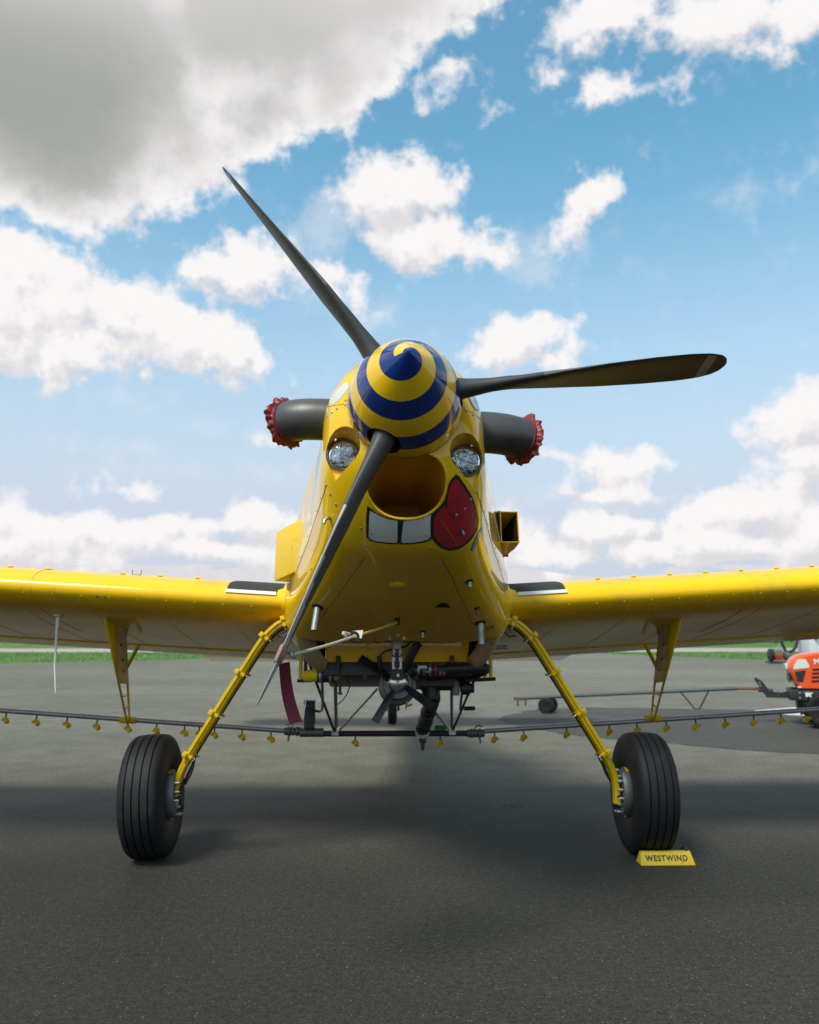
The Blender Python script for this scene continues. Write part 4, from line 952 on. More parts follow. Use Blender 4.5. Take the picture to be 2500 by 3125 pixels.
# ------------------------------------------------------------------ paint, seams and fittings on the cowling (points in metres, aircraft frame)
SK = {
 'teeth_black': [(-0.155, 0.236, -0.402), (-0.147, 0.237, -0.404), (-0.14, 0.245, -0.414), (-0.11, 0.255, -0.429), (-0.077, 0.264, -0.441), (-0.043, 0.269, -0.448), (-0.023, 0.271, -0.451), (-0, 0.27, -0.451), (0.038, 0.267, -0.446), (0.084, 0.257, -0.434), (0.125, 0.25, -0.422), (0.121, 0.277, -0.45), (0.126, 0.342, -0.502), (0.114, 0.36, -0.515), (0.08, 0.369, -0.523), (0.033, 0.375, -0.528), (-0.011, 0.376, -0.528), (-0.02, 0.369, -0.525), (-0.028, 0.375, -0.528), (-0.067, 0.375, -0.527), (-0.119, 0.371, -0.521), (-0.145, 0.365, -0.514), (-0.158, 0.353, -0.505), (-0.16, 0.323, -0.482), (-0.159, 0.267, -0.433)],
 'tooth_l': [(-0.145, 0.246, -0.414), (-0.11, 0.257, -0.431), (-0.068, 0.267, -0.445), (-0.024, 0.272, -0.452), (-0.024, 0.365, -0.522), (-0.028, 0.37, -0.525), (-0.067, 0.369, -0.523), (-0.119, 0.366, -0.518), (-0.143, 0.359, -0.511), (-0.152, 0.348, -0.503), (-0.151, 0.313, -0.477), (-0.149, 0.268, -0.437)],
 'tooth_r': [(-0.005, 0.273, -0.453), (0.038, 0.269, -0.448), (0.084, 0.259, -0.436), (0.115, 0.255, -0.428), (0.113, 0.284, -0.457), (0.117, 0.341, -0.503), (0.107, 0.354, -0.512), (0.075, 0.363, -0.52), (0.032, 0.369, -0.524), (-0.007, 0.37, -0.525), (-0.014, 0.362, -0.521), (-0.01, 0.31, -0.486)],
 'tongue_black': [(0.213, 0.164, -0.288), (0.226, 0.173, -0.293), (0.245, 0.196, -0.311), (0.268, 0.23, -0.331), (0.292, 0.273, -0.352), (0.312, 0.332, -0.378), (0.33, 0.393, -0.404), (0.328, 0.428, -0.44), (0.307, 0.433, -0.476), (0.278, 0.437, -0.507), (0.242, 0.441, -0.529), (0.202, 0.433, -0.538), (0.165, 0.407, -0.534), (0.133, 0.368, -0.518), (0.119, 0.341, -0.503), (0.115, 0.277, -0.451), (0.125, 0.249, -0.422), (0.151, 0.236, -0.402), (0.171, 0.217, -0.376), (0.176, 0.19, -0.342), (0.19, 0.172, -0.312)],
 'tongue': [(0.21, 0.167, -0.295), (0.224, 0.177, -0.301), (0.24, 0.198, -0.318), (0.264, 0.234, -0.341), (0.285, 0.268, -0.356), (0.307, 0.326, -0.382), (0.324, 0.386, -0.409), (0.321, 0.417, -0.442), (0.3, 0.42, -0.476), (0.272, 0.425, -0.505), (0.239, 0.429, -0.526), (0.201, 0.422, -0.534), (0.169, 0.4, -0.53), (0.139, 0.365, -0.515), (0.126, 0.34, -0.501), (0.121, 0.281, -0.454), (0.131, 0.255, -0.426), (0.155, 0.24, -0.405), (0.177, 0.23, -0.39), (0.181, 0.193, -0.345), (0.193, 0.177, -0.317)],
 'crease': [(0.151, 0.279, -0.447), (0.165, 0.295, -0.458), (0.178, 0.309, -0.467), (0.193, 0.333, -0.482), (0.21, 0.361, -0.497), (0.228, 0.398, -0.513), (0.241, 0.429, -0.525)],
 'line1': [(0.179, 0.193, -0.345), (0.175, 0.206, -0.362), (0.174, 0.221, -0.38), (0.176, 0.236, -0.397), (0.182, 0.255, -0.415)],
 'tick0': [(0.191, 0.255, -0.413), (0.19, 0.265, -0.423), (0.189, 0.275, -0.433)],
 'tick1': [(0.202, 0.264, -0.417), (0.201, 0.274, -0.427), (0.2, 0.284, -0.438)],
 'tick2': [(0.213, 0.276, -0.425), (0.211, 0.286, -0.434), (0.21, 0.295, -0.444)],
 'tick3': [(0.3, 0.31, -0.378), (0.305, 0.325, -0.384), (0.311, 0.34, -0.389)],
 'tick4': [(0.3, 0.325, -0.392), (0.308, 0.342, -0.397), (0.315, 0.36, -0.401)],
 'tick5': [(0.304, 0.342, -0.402), (0.312, 0.361, -0.408), (0.319, 0.38, -0.413)],
 'drop_black': [(0.351, 0.465, -0.417), (0.352, 0.488, -0.431), (0.344, 0.498, -0.457), (0.329, 0.511, -0.49), (0.311, 0.522, -0.516), (0.303, 0.507, -0.519), (0.303, 0.49, -0.51), (0.313, 0.466, -0.489), (0.33, 0.449, -0.452)],
 'drop': [(0.349, 0.469, -0.425), (0.348, 0.481, -0.438), (0.34, 0.489, -0.46), (0.326, 0.502, -0.49), (0.311, 0.513, -0.512), (0.307, 0.505, -0.513), (0.308, 0.493, -0.507), (0.317, 0.474, -0.487), (0.333, 0.458, -0.452)],
 'eye_l': [(-0.248, 0.131, 0.118), (-0.262, 0.146, 0.117), (-0.278, 0.162, 0.108), (-0.294, 0.177, 0.092), (-0.307, 0.19, 0.073), (-0.313, 0.194, 0.053), (-0.305, 0.17, 0.029), (-0.294, 0.151, 0.029), (-0.278, 0.133, 0.04), (-0.262, 0.12, 0.059), (-0.249, 0.112, 0.078), (-0.242, 0.11, 0.091)],
 'eye_r_black': [(0.271, 0.131, 0.064), (0.275, 0.131, 0.045), (0.286, 0.138, 0.02), (0.299, 0.155, 0.006), (0.312, 0.178, 0.01), (0.319, 0.196, 0.023), (0.321, 0.208, 0.044), (0.312, 0.199, 0.069), (0.3, 0.18, 0.08), (0.287, 0.162, 0.084)],
 'eye_r': [(0.277, 0.138, 0.065), (0.281, 0.138, 0.048), (0.29, 0.146, 0.027), (0.302, 0.161, 0.015), (0.312, 0.18, 0.017), (0.316, 0.192, 0.027), (0.315, 0.194, 0.04), (0.306, 0.182, 0.061), (0.295, 0.168, 0.072), (0.285, 0.156, 0.078)],
 'seam_l': [(-0.327, 0.276, -0.293), (-0.367, 0.431, -0.332), (-0.415, 0.666, -0.358), (-0.493, 1.011, -0.411), (-0.558, 1.28, -0.456), (-0.588, 1.41, -0.496), (-0.603, 1.471, -0.541)],
 'seam_r': [(0.31, 0.271, -0.323), (0.34, 0.371, -0.357), (0.381, 0.534, -0.378), (0.473, 0.939, -0.418), (0.547, 1.234, -0.455), (0.586, 1.398, -0.47), (0.602, 1.468, -0.54)],
 'split_l': [(-0.333, 0.251, 0.056), (-0.298, 0.156, 0.02), (-0.255, 0.105, 0.01), (-0.235, 0.086, 0.008)],
 'split_r': [(0.253, 0.102, -0.005), (0.273, 0.122, -0.011), (0.303, 0.158, -0.016), (0.336, 0.235, -0.011)],
 'bel_l': [(-0.169, 0.49, -0.559), (-0.219, 0.647, -0.587), (-0.32, 0.967, -0.64), (-0.428, 1.319, -0.695)],
 'bel_r': [(0.171, 0.489, -0.559), (0.234, 0.705, -0.597), (0.319, 1.026, -0.653), (0.393, 1.328, -0.703)],
 'bel_c': [(-0.101, 0.48, -0.562), (-0.082, 0.631, -0.591), (-0.042, 0.95, -0.643), (-0.013, 1.17, -0.677)],
 'screws': [(-0.219, 0.1, 0.118), (-0.236, 0.09, 0.049), (-0.256, 0.107, 0.029), (-0.287, 0.138, -0.001), (-0.257, 0.107, 0.007), (-0.308, 0.169, -0.005), (-0.329, 0.217, -0.003), (-0.222, 0.085, -0.08), (-0.192, 0.085, -0.137), (-0.151, 0.085, -0.183), (-0.29, 0.149, -0.142), (-0.314, 0.288, -0.332), (-0.289, 0.294, -0.376), (-0.253, 0.292, -0.413), (-0.181, 0.318, -0.474), (-0.165, 0.397, -0.529), (-0.2, 0.523, -0.563), (-0.24, 0.672, -0.589), (-0.438, 0.883, -0.513), (-0.334, 0.29, -0.292), (0.246, 0.096, -0.003), (0.265, 0.113, -0.013), (0.291, 0.14, -0.022), (0.317, 0.192, 0.024), (0.317, 0.185, -0.018), (0.337, 0.237, -0.014), (0.28, 0.143, -0.165), (0.301, 0.262, -0.326), (0.284, 0.27, -0.359), (0.258, 0.28, -0.398), (0.222, 0.282, -0.425), (0.12, 0.404, -0.538), (0.164, 0.532, -0.569), (0.208, 0.674, -0.594), (-0.137, 0.331, -0.493), (0.094, 0.333, -0.5)],
 'screws2': [(-0.437, 0.881, -0.512), (-0.239, 0.668, -0.589), (-0.364, 0.844, -0.592), (-0.318, 0.842, -0.612), (-0.311, 0.955, -0.639), (-0.345, 1.09, -0.662), (-0.372, 1.212, -0.683), (0.166, 0.528, -0.568), (0.207, 0.669, -0.593), (0.251, 0.825, -0.619), (0.292, 0.962, -0.642), (0.325, 1.094, -0.665), (0.368, 1.233, -0.688), (0.432, 0.903, -0.543), (0.393, 0.881, -0.585), (-0.148, 1.491, -0.731), (0.212, 1.37, -0.714), (-0.315, 1.44, -0.725)],
 'edge_screws_l': [(-0.363, 0.398, -0.311), (-0.389, 0.527, -0.33), (-0.426, 0.707, -0.337), (-0.454, 0.842, -0.358), (-0.48, 0.95, -0.382), (-0.51, 1.068, -0.405), (-0.535, 1.176, -0.429)],
 'edge_screws_r': [(0.336, 0.344, -0.341), (0.365, 0.447, -0.356), (0.396, 0.59, -0.369), (0.439, 0.781, -0.377), (0.476, 0.935, -0.391), (0.513, 1.086, -0.416), (0.546, 1.22, -0.429)],
 'fit': [(0.324, 0.786, -0.594), (0.396, 1.118, -0.659), (-0.419, 1.121, -0.652), (0.437, 1.329, -0.696), (0.504, 1.445, -0.703), (0.215, 1.035, -0.66), (-0.02, 0.785, -0.616), (-0.011, 1.248, -0.69), (0.133, 1.448, -0.724)],
 'fit2': [(-0.32, 0.388, -0.418), (0.25, 0.352, -0.47)],
}
def snap(p, off=0.0, bv=None):
    h = (bv or BVS).find_nearest(Vector(p)); n = h[1]
    if n.dot(Vector((h[0].x, 0, h[0].z + .2))) < 0: n = -n
    return h[0] + n * off, n
def resample(pts, m_):
    pts = [Vector(p) for p in pts]; out = []
    for i in range(len(pts)):
        a, b = pts[i], pts[(i + 1) % len(pts)]
        for k in range(m_): out.append(a.lerp(b, k / m_))
    return out
def decal(name, key, m_, off, rings=8, parent=None, label=None, k=1.0):
    ol = resample(SK[key], 4); c = Vector((0, 0, 0))
    for p in ol: c += p / len(ol)
    rows = []
    for q in range(rings + 1):
        t_ = (1 - q / rings * .985) * k
        rows.append([snap(c.lerp(p, t_), off)[0] for p in ol])
    mb = MB().grid(rows, closed=True); mb.add(rows[-1], [tuple(range(len(ol)))])
    o = mb.build(name, m_, parent or cowl, 60)
    if label: o['label'] = label
    return o
decal('painted_teeth_outline', 'teeth_black', 'ink', .0010, 12)
decal('painted_tooth', 'tooth_l', 'teeth', .0018, 12, k=.955); decal('painted_tooth', 'tooth_r', 'teeth', .0018, 12, k=.955)
decal('painted_tongue_outline', 'tongue_black', 'ink', .0010, 12, k=1.02)
decal('painted_tongue', 'tongue', 'tongue', .0018, 12, k=.965, label='red painted tongue hanging from the mouth')
decal('painted_drop_outline', 'drop_black', 'ink', .0010); decal('painted_drop', 'drop', 'cyan', .0018)
decal('painted_eye', 'eye_l', 'teeth', .0012); decal('painted_eye_outline', 'eye_r_black', 'bluepaint', .0010); decal('painted_eye', 'eye_r', 'teeth', .0018)
def ribbon(name, pts, w_, m_, off, parent=None, taper=False):
    pts = smooth_path(pts, 6); rows = []
    for i, p in enumerate(pts):
        q, n = snap(p, off); tg = (pts[min(i + 1, len(pts) - 1)] - pts[max(i - 1, 0)]).normalized(); sd = tg.cross(n).normalized()
        ww = w_ * (math.sin(math.pi * (i + .6) / (len(pts) + .2)) ** .6 if taper else 1)
        rows.append([snap(q - sd * ww / 2, off)[0], snap(q + sd * ww / 2, off)[0]])
    return MB().grid(rows).build(name, m_, parent or cowl, 60)
ribbon('painted_crease', SK['crease'], .0045, 'tongue_crease', .0024, taper=True)
ribbon('painted_line', SK['line1'], .006, 'ink', .0024, taper=True)
for k in range(6): ribbon('painted_line', SK['tick%d' % k], .0045, 'ink', .0024, taper=True)
for k in ('seam_l', 'seam_r'): ribbon('panel_seam', SK[k], .0042, 'void', .0006)
for k in ('split_l', 'split_r'): ribbon('panel_seam', SK[k], .0018, 'void', .0006)
for k in ('bel_l', 'bel_r'): ribbon('panel_seam', SK[k], .0022, 'blacks', .0006)
ribbon('belly_joint', SK['bel_c'], .006, 'yellow', .0020)
scr = MB().lathe([(.0062, 0), (.0062, .0014), (.0042, .0030), (.0012, .0032), (.0010, .0022)], (0, 0, 0), (0, 0, 1), 10).mesh('screw_head', 'screw', 30)
for key in ('screws', 'screws2', 'edge_screws_l', 'edge_screws_r'):
    for p in SK[key]:
        q, n = snap(p); o = link('screw_head', scr, cowl); o.location = q; o.rotation_euler = n.to_track_quat('Z', 'Y').to_euler()
        if key.startswith('edge'): o.scale = (.7, .7, .7)
for k in range(24):       # screws round the rim of the spinner
    a = 2 * math.pi * (k + .35) / 24
    if min(abs((a - b + math.pi) % (2 * math.pi) - math.pi) for b in BLADES) < .36: continue
    n = Vector((math.cos(a), -.05, math.sin(a))).normalized()
    o = link('screw_head', scr, spinner); o.location = Vector((math.cos(a) * SR, SB - .016, math.sin(a) * SR)); o.rotation_euler = n.to_track_quat('Z', 'Y').to_euler(); o.scale = (.8, .8, .8)
def fitting(name, p, r_, ln, m_, dirv=(0, .1, -1), base=True):
    q, n = snap(p); dv = Vector(dirv).normalized()
    o = MB().tube([q - dv * .01, q + dv * ln], r_, 14).build(name, m_, cowl)
    if base: MB().lathe([(r_ * 1.9, -.002), (r_ * 1.9, .004), (r_ * 1.3, .008)], q, n, 16).build('grommet', 'blackp', cowl)
    return o
F_ = SK['fit']
fitting('drain_fitting', F_[0], .010, .030, 'steel', (0, 0, -1)); fitting('drain_fitting', F_[1], .008, .035, 'rust', (0, 0, -1))
fitting('breather_pipe', F_[2], .0165, .125, 'steel', (-.12, -.10, -1)); fitting('breather_pipe', F_[3], .0165, .115, 'steel', (.02, .10, -1))
fitting('drain_fitting', F_[8], .008, .035, 'steel', (0, 0, -1))
q, n = snap(F_[4]); MB().lathe([(.020, -.004), (.022, .0015), (.017, .0015), (.015, -.001)], q, n, 20).build('drain_hole', 'void', cowl)
q, n = snap(F_[5], .001); MB().prism([q + Vector(v_) for v_ in ((-.040, .03, -.004), (.040, .03, -.004), (.014, -.03, .006), (-.010, -.03, .006))], n * .002).build('vent_opening', 'void', cowl, 20)
q, n = snap(F_[6]); MB().lathe([(.042, -.004), (.040, .002), (.033, .007), (.022, .011), (.010, .013), (.0005, .0135)], q, n, 28).build('belly_blister', 'yellow', cowl, 50)
q, n = snap(SK['fit2'][0]); MB().tube(smooth_path([q + Vector((.01, .01, .01)), q + Vector((-.004, -.022, .004)), q + Vector((-.018, -.032, -.008)), q + Vector((-.022, -.034, -.026))], 5), .0075, 10).build('drain_elbow', 'steel', cowl)
q, n = snap(SK['fit2'][1]); MB().tube([q, q + Vector((.008, -.012, -.026))], .0062, 10).build('drain_fitting', 'steel', cowl); MB().lathe([(.011, -.001), (.010, .004)], q, n, 12).build('grommet', 'blackp', cowl)
q, n = snap(F_[7]); ANCHOR = q + n * .02
MB().lathe([(.016, -.001), (.016, .004), (.008, .008), (.008, .020)], q, n, 14).build('tie_ring', 'blacks', cowl)
# rows of flush rivets on the belly skin
rvm = MB().lathe([(.0022, 0), (.0016, .0010)], (0, 0, 0), (0, 0, 1), 6).mesh('rivet', 'yellow_matte', 30)
for x0, x1 in ((-.20, -.185), (-.135, -.13), (.165, .15), (.23, .20)):
    for k in range(15):
        q, n = snap((lerp(x0, x1, k / 14), lerp(.80, 1.42, k / 14), -.68)); o = link('rivet', rvm, cowl); o.location = q; o.rotation_euler = n.to_track_quat('Z', 'Y').to_euler()
# whip aerial and small fittings on the wing seen at the left of the picture
wl = [o for o in plane.children if o.name.startswith('wing')][0]
p0 = wing_pt(-1, 2.08, .19, surf(0, .19))
MB().tube([p0 + V3(0, 0, .01), p0 + V3(.003, 0, -.10), p0 + V3(.02, -.01, -.30), p0 + V3(.045, -.01, -.465)], [.016, .008, .0055, .003], 10).build('whip_aerial', 'white', wl)
MB().lathe([(.034, -.004), (.034, .006), (.02, .012)], p0, (0, 0, -1), 16).build('aerial_base', 'white', wl)
p1 = wing_pt(-1, 1.60, .13, surf(1, .13))
MB().tube([p1 + V3(-.028, 0, .03), p1 + V3(-.026, 0, -.0), p1 + V3(.026, 0, 0), p1 + V3(.028, 0, .03)], .003, 6).build('sight_bracket', 'blacks', wl)
for x in (-1.70, -1.745):
    q = wing_pt(-1, -x, .012, surf(0, .012)); MB().lathe([(.007, -.002), (.006, .004)], q, (0, -1, -.2), 10).build('drain_screw', 'blacks', wl)

# ------------------------------------------------------------------ things on and round the airplane
THING_OFF = {}
_sp0 = set_parent
def set_parent(o, parent):
    _sp0(o, parent)
    if parent.name in THING_OFF: o.location = THING_OFF[parent.name]
def plane_thing(name, org, label, cat, group=None):
    """a separate thing described in the aircraft's frame, with its empty at org"""
    e = empty(name, l2w(org), RM.to_euler()); THING_OFF[e.name] = -Vector(org)
    return tag(e, label, cat, group)
for s_ in (-1, 1):
    c, ax = EXEND[s_]
    cv = plane_thing('exhaust_cover', c, 'gathered red vinyl cover on the exhaust stack ' + ('away from' if s_ < 0 else 'above') + ' the painted tongue', 'cover', 'red covers on the exhaust stacks')
    fr_w = [(k, random.uniform(0, 6.28), random.uniform(.5, 1.0) / (1 + k * .03)) for k in (5, 9, 13, 17, 22, 31)]
    def wav(q, a, rr, h):
        e = (0, .001, .005, .011, .013, .008, .004, .001, 0)[q]
        w1 = sum(am * math.sin(k * a + p + .35 * q) for k, p, am in fr_w) * .55; w2 = sum(am * math.cos(k * a + p * 1.7 - .3 * q) for k, p, am in fr_w) * .5
        return rr + e * w1 + e * .25, h + e * .9 * w2
    MB().lathe([(.0985, -.030), (.100, -.022), (.105, -.018), (.116, -.012), (.118, -.004), (.110, .006), (.103, .014), (.06, .027), (.0005, .029)], c, ax, 150, wav=wav).build('vinyl_cover', 'red', cv, 50)
    MB().lathe([(.0985, -.036), (.1015, -.034), (.1015, -.026), (.0985, -.024)], c, ax, 40).build('drawstring', 'flag', cv)
# propeller tie-down: sleeve on the lower blade, rope to the belly, red streamer
ba = BLADES[2]; dr = Vector((math.cos(ba), 0, math.sin(ba))); tv = Vector((-math.sin(ba), 0, math.cos(ba)))
sc_ = dr * 1.150
td = plane_thing('propeller_tie_down', sc_, 'propeller tie-down of rope and worn sleeve with a maroon streamer hanging from it', 'tie-down')
rows = []
for k, rr_ in enumerate((1.118, 1.124, 1.15, 1.178, 1.184)):
    ch, th_, be = blade_sec(rr_ / RB); be = R(be); le = tv * math.cos(be) + Vector((0, -1, 0)) * math.sin(be); nn = le.cross(dr)
    e = .004 if k in (0, 4) else .009
    rows.append([dr * rr_ + le * math.cos(j * math.pi / 12) * (ch / 2 + .004 + e) + nn * math.sin(j * math.pi / 12) * (ch * th_ * .62 + e) for j in range(24)])
MB().grid(rows, closed=True).build('sleeve', 'leather', td, 60)
st = dr * 1.14 + Vector((.035, .05, .0))
MB().lathe([(.012, -.006), (.018, 0), (.012, .006), (.007, 0), (.012, -.006)], st, (1, -.4, .3), 14).build('sleeve_ring', 'steel', td)
mid = st.lerp(ANCHOR, .50) + Vector((0, 0, -.004))
MB().tube(smooth_path([st, st.lerp(mid, .5) + Vector((0, 0, -.004)), mid], 6), .0065, 10).build('rope', 'rope', td)
MB().tube(smooth_path([mid, mid.lerp(ANCHOR, .5) + Vector((0, 0, -.003)), ANCHOR], 6), .0070, 10).build('yellow_rope', 'yrope', td)
MB().tube(smooth_path([mid + Vector((-.035, -.05, -.008)), mid + Vector((-.045, -.06, .006)), mid + Vector((-.02, -.03, .006))], 4), .008, 8).build('rope_knot', 'rope', td)
MB().lathe([(.012, -.006), (.024, -.006), (.024, .006), (.012, .006)], mid, (.35, -1, .1), 20).build('pulley', 'blackp', td)
MB().prism([mid + Vector((x, .004, z)) for x, z in ((-.03, -.012), (.034, -.006), (.040, .030), (-.006, .026))], (0, .004, 0)).build('pulley_plate', 'white', td, 20)
MB().lathe([(.009, -.008), (.009, .008)], mid, (.35, -1, .1), 10).build('pulley_axle', 'yrope', td)
MB().lathe([(.010, -.016), (.015, 0), (.010, .016)], ANCHOR, (0, -1, .2), 12).build('snap_hook', 'blackp', td)
f0, f1 = dr * 1.172 + Vector((.016, .055, 0)), Vector((-.405, .105, -1.288)); rows = []
for k in range(9):
    q = k / 8; p = f0.lerp(f1, q) + Vector((-.012 * math.sin(q * 3.1), .02 * math.sin(q * 4.0), 0)); hw = lerp(.0195, .023, q)
    rows.append([p + Vector((-hw, -.002, -.004)), p + Vector((hw, .004, .004)), p + Vector((hw, .007, .004)), p + Vector((-hw, .001, -.004))])
mb = MB().grid(rows, closed=True); mb.add(rows[0], [(0, 1, 2, 3)]); mb.add(rows[-1], [(3, 2, 1, 0)]); mb.build('streamer', 'flag', td, 30)

# ------------------------------------------------------------------ wheel chock
ck = empty('wheel_chock', (1.458, 4.905, 0), (0, 0, R(1.5)))
tag(ck, 'yellow wooden wheel chock lettered WESTWIND in front of a main tyre', 'chock')
L_ = .153
mb = MB().hexa([(-L_, -.048, .001), (L_ + .006, -.048, .001), (L_ + .006, .050, .001), (-L_, .050, .001), (-L_ + .012, -.010, .066), (L_ - .010, -.012, .069), (L_ - .010, .018, .069), (-L_ + .012, .018, .066)])
M['chock'] = mat('chipped_yellow_wood', (0.70, 0.47, 0.012), 0.6, noise=(16.0, (0.30, 0.21, 0.08), 0.62, 0.72), bump=(40, 0.3, 0.002))
mb.build('chock_block', 'chock', ck, 20, bevel=.004)
def text_mesh(txt, size, name, m_, ext=.0006):
    cu = bpy.data.curves.new(name, 'FONT'); cu.body = txt; cu.size = size; cu.align_x = 'CENTER'; cu.align_y = 'CENTER'; cu.extrude = ext; cu.space_character = 1.18; cu.offset = .0014
    o = bpy.data.objects.new(name, cu); COL.objects.link(o); dg = bpy.context.evaluated_depsgraph_get(); dg.update()
    me = bpy.data.meshes.new_from_object(o.evaluated_get(dg)); bpy.data.objects.remove(o); me.materials.clear(); me.materials.append(M[m_]); return me
tm = text_mesh('WESTWIND', .044, 'lettering', 'ink')
lt = link('lettering', tm, ck); ang_f = math.atan2(.0665, .037)
lt.rotation_euler = (ang_f, 0, 0); lt.location = (.0, -.0304, .0345); lt.scale = (.90, 1.0, 1)
lt['kind'] = 'stuff'
MB().tube(smooth_path([(.125, .005, .068), (.118, .02, .080), (.10, .04, .060), (.085, .07, .02), (.08, .2, .008), (.07, .36, .006)], 6), .006, 8).build('cord', 'blackp', ck)
MB().lathe([(.010, -.006), (.012, 0), (.010, .010)], (.125, .003, .068), (0, 0, 1), 10).build('cord_knot', 'blackp', ck)

# ------------------------------------------------------------------ tow bar
tb = empty('tow_bar', (2.22, 13.2, 0)); tag(tb, 'long dark steel aircraft tow bar on two small wheels, hitched to the tractor', 'tow bar')
def W0(p): return Vector(p) - tb.location
A, B = Vector((1.74, 13.45, .205)), Vector((4.70, 11.99, .47))
mb = MB().tube([W0(A), W0(B)], .026, 10).build('bar', 'blacks', tb)
M['towbar'] = mat('grey_green_bar_paint', (0.045, 0.065, 0.062), 0.5); mb.data.materials[0] = M['towbar']
MB().tube([W0(B), W0((4.98, 11.86, .475))], .020, 8).build('drawbar_eye', 'rust', tb)
ux = (B - A).normalized()
MB().box(W0(A + ux * -.03), (.07, .09, .05)).build('fork_head', 'rust', tb)
for q in (0.0, .13):
    p = W0(A + ux * q); MB().tube([p, p + Vector((0, 0, -.12))], .010, 8).build('fork_pin', 'blacks', tb)
axl = Vector((-ux.y, ux.x, 0)).normalized()
wc = A + ux * .50
for q in (-1, 1):
    c = W0(Vector((wc.x, wc.y, .125)) + axl * .11 * q)
    rm = MB().lathe([(.015, -.02), (.035, -.032), (.05, -.03), (.064, -.034), (.064, .034), (.05, .03), (.035, .032), (.015, .02)], c, axl, 20).build('wheel', 'steel', tb)
    MB().lathe([(.060, -.034), (.10, -.042), (.12, -.034), (.125, 0), (.12, .034), (.10, .042), (.060, .034)], c, axl, 24).build('tyre', 'rubber', rm)
MB().tube([W0(Vector((wc.x, wc.y, .125)) - axl * .11), W0(Vector((wc.x, wc.y, .125)) + axl * .11)], .012, 8).tube([W0((wc.x, wc.y, .125)), W0(wc)], .02, 8).build('axle', 'blacks', tb)
k0, k1, k2 = (A.lerp(B, q) for q in (.76, .885, .82))
MB().tube([W0(k0), W0(k2 + Vector((-.0, 0, -.26))), W0(k2 + Vector((.06, -.03, -.26))), W0(k1)], .012, 8).build('parking_stand', 'blacks', tb)

# ------------------------------------------------------------------ tractor (front points to the left)
tr = empty('tractor', (5.75, 11.55, 0), (0, 0, R(-20))); tag(tr, 'compact orange tractor with black front hitch frame and red wheel rims', 'tractor')
def T0(x, y, z): return Vector((x - 5.55, y - 11.55, z))
HY0, HY1 = 11.27, 11.83
prof_h = [(5.19, .515), (5.135, .60), (5.095, .70), (5.075, .755), (5.085, .83), (5.125, .905), (5.21, .955), (5.40, .99), (6.25, 1.04), (6.25, .515)]
rows = []
for y, ins in ((HY0, .0), (HY0 - .0, .0)): pass
mb = MB()
def hood_row(y, k): return [T0(x + (k if x < 5.4 else 0), y, z - (k * .55 if z > .8 else 0)) for x, z in prof_h]
rws = [hood_row(HY0, .05), hood_row(HY0 + .035, .012), hood_row(HY0 + .12, 0), hood_row((HY0 + HY1) / 2, -.015), hood_row(HY1 - .12, 0), hood_row(HY1 - .035, .012), hood_row(HY1, .05)]
mb.grid(rws, closed=True); nn_ = len(prof_h); mb.add(rws[0], [tuple(range(nn_))[::-1]]); mb.add(rws[-1], [tuple(range(nn_))])
hood = mb.build('hood', 'orange', tr, 30)
def side(poly, d, name, m_, y=HY0): return MB().prism([T0(x, y - .004 + d, z) for x, z in poly], (0, .006, 0)).build(name, m_, hood, 20)
side([(5.135, .765), (5.145, .815), (5.185, .885), (5.215, .905), (5.30, .905), (5.34, .815), (5.33, .79)], -.002, 'headlight', 'lamp')
side([(5.148, .735), (5.29, .755), (5.245, .595), (5.18, .605)], -.002, 'grille', 'blackp')
for k in range(4):
    z = .765 - k * .052
    side([(5.375 - k * .008, z - .012), (5.95, z + .030), (5.95, z + .056), (5.375 - k * .008, z + .012)], -.002, 'vent_slot', 'void')
MB().box(T0(5.065, 11.55, .80), (.03, .36, .07)).build('front_headlight', 'lamp', hood, 20, bevel=.008)
MB().box(T0(5.095, 11.55, .65), (.02, .40, .13)).build('front_grille', 'blackp', hood)
tm2 = text_mesh('MX5100', .105, 'hood_lettering', 'white', .001)
lo = link('hood_lettering', tm2, hood); lo.location = T0(5.60, HY0 - .006, .885); lo.rotation_euler = (R(90), R(-4.5), 0); lo['kind'] = 'stuff'
MB().box(T0(5.20, HY0 - .005, .53), (.05, .02, .02)).build('side_lamp', 'lamp', hood)
fr_ = MB().box(T0(5.85, 11.55, .43), (1.5, .34, .13)).box(T0(5.30, 11.55, .42), (.46, .52, .15)).box(T0(5.33, 11.55, .30), (.32, .30, .16)).build('front_frame', 'blacks', tr, 20, bevel=.01)
mb = MB().prism([T0(x, 11.50, z) for x, z in ((5.10, .36), (5.10, .46), (4.98, .43), (4.84, .44), (4.75, .58), (4.66, .64), (4.64, .60), (4.70, .52), (4.72, .46), (4.77, .40), (4.79, .36))], (0, .08, 0)).build('tow_hitch', 'blacks', tr, 20)
MB().tube([T0(4.69, 11.54, .46), T0(4.88, 11.54, .455)], .028, 8).build('hitch_jaw', 'blacks', tr)
for x, z in ((4.71, .56), (4.72, .52)): MB().lathe([(.012, 0), (.012, .01)], T0(x, 11.50, z), (0, -1, 0), 8).build('hitch_bolt', 'steel', tr)
MB().tube([T0(4.945, 11.46, .38), T0(4.945, 11.46, .45)], .010, 8).build('hitch_pin', 'brass', tr)
for x, z in ((5.20, .385), (5.20, .455)): MB().lathe([(.014, 0), (.014, .01)], T0(x, 11.29, z), (0, -1, 0), 8).build('frame_bolt', 'steel', tr)
side([(5.27, .40), (5.34, .40), (5.36, .46), (5.26, .46)], -.008, 'frame_sticker', 'white')
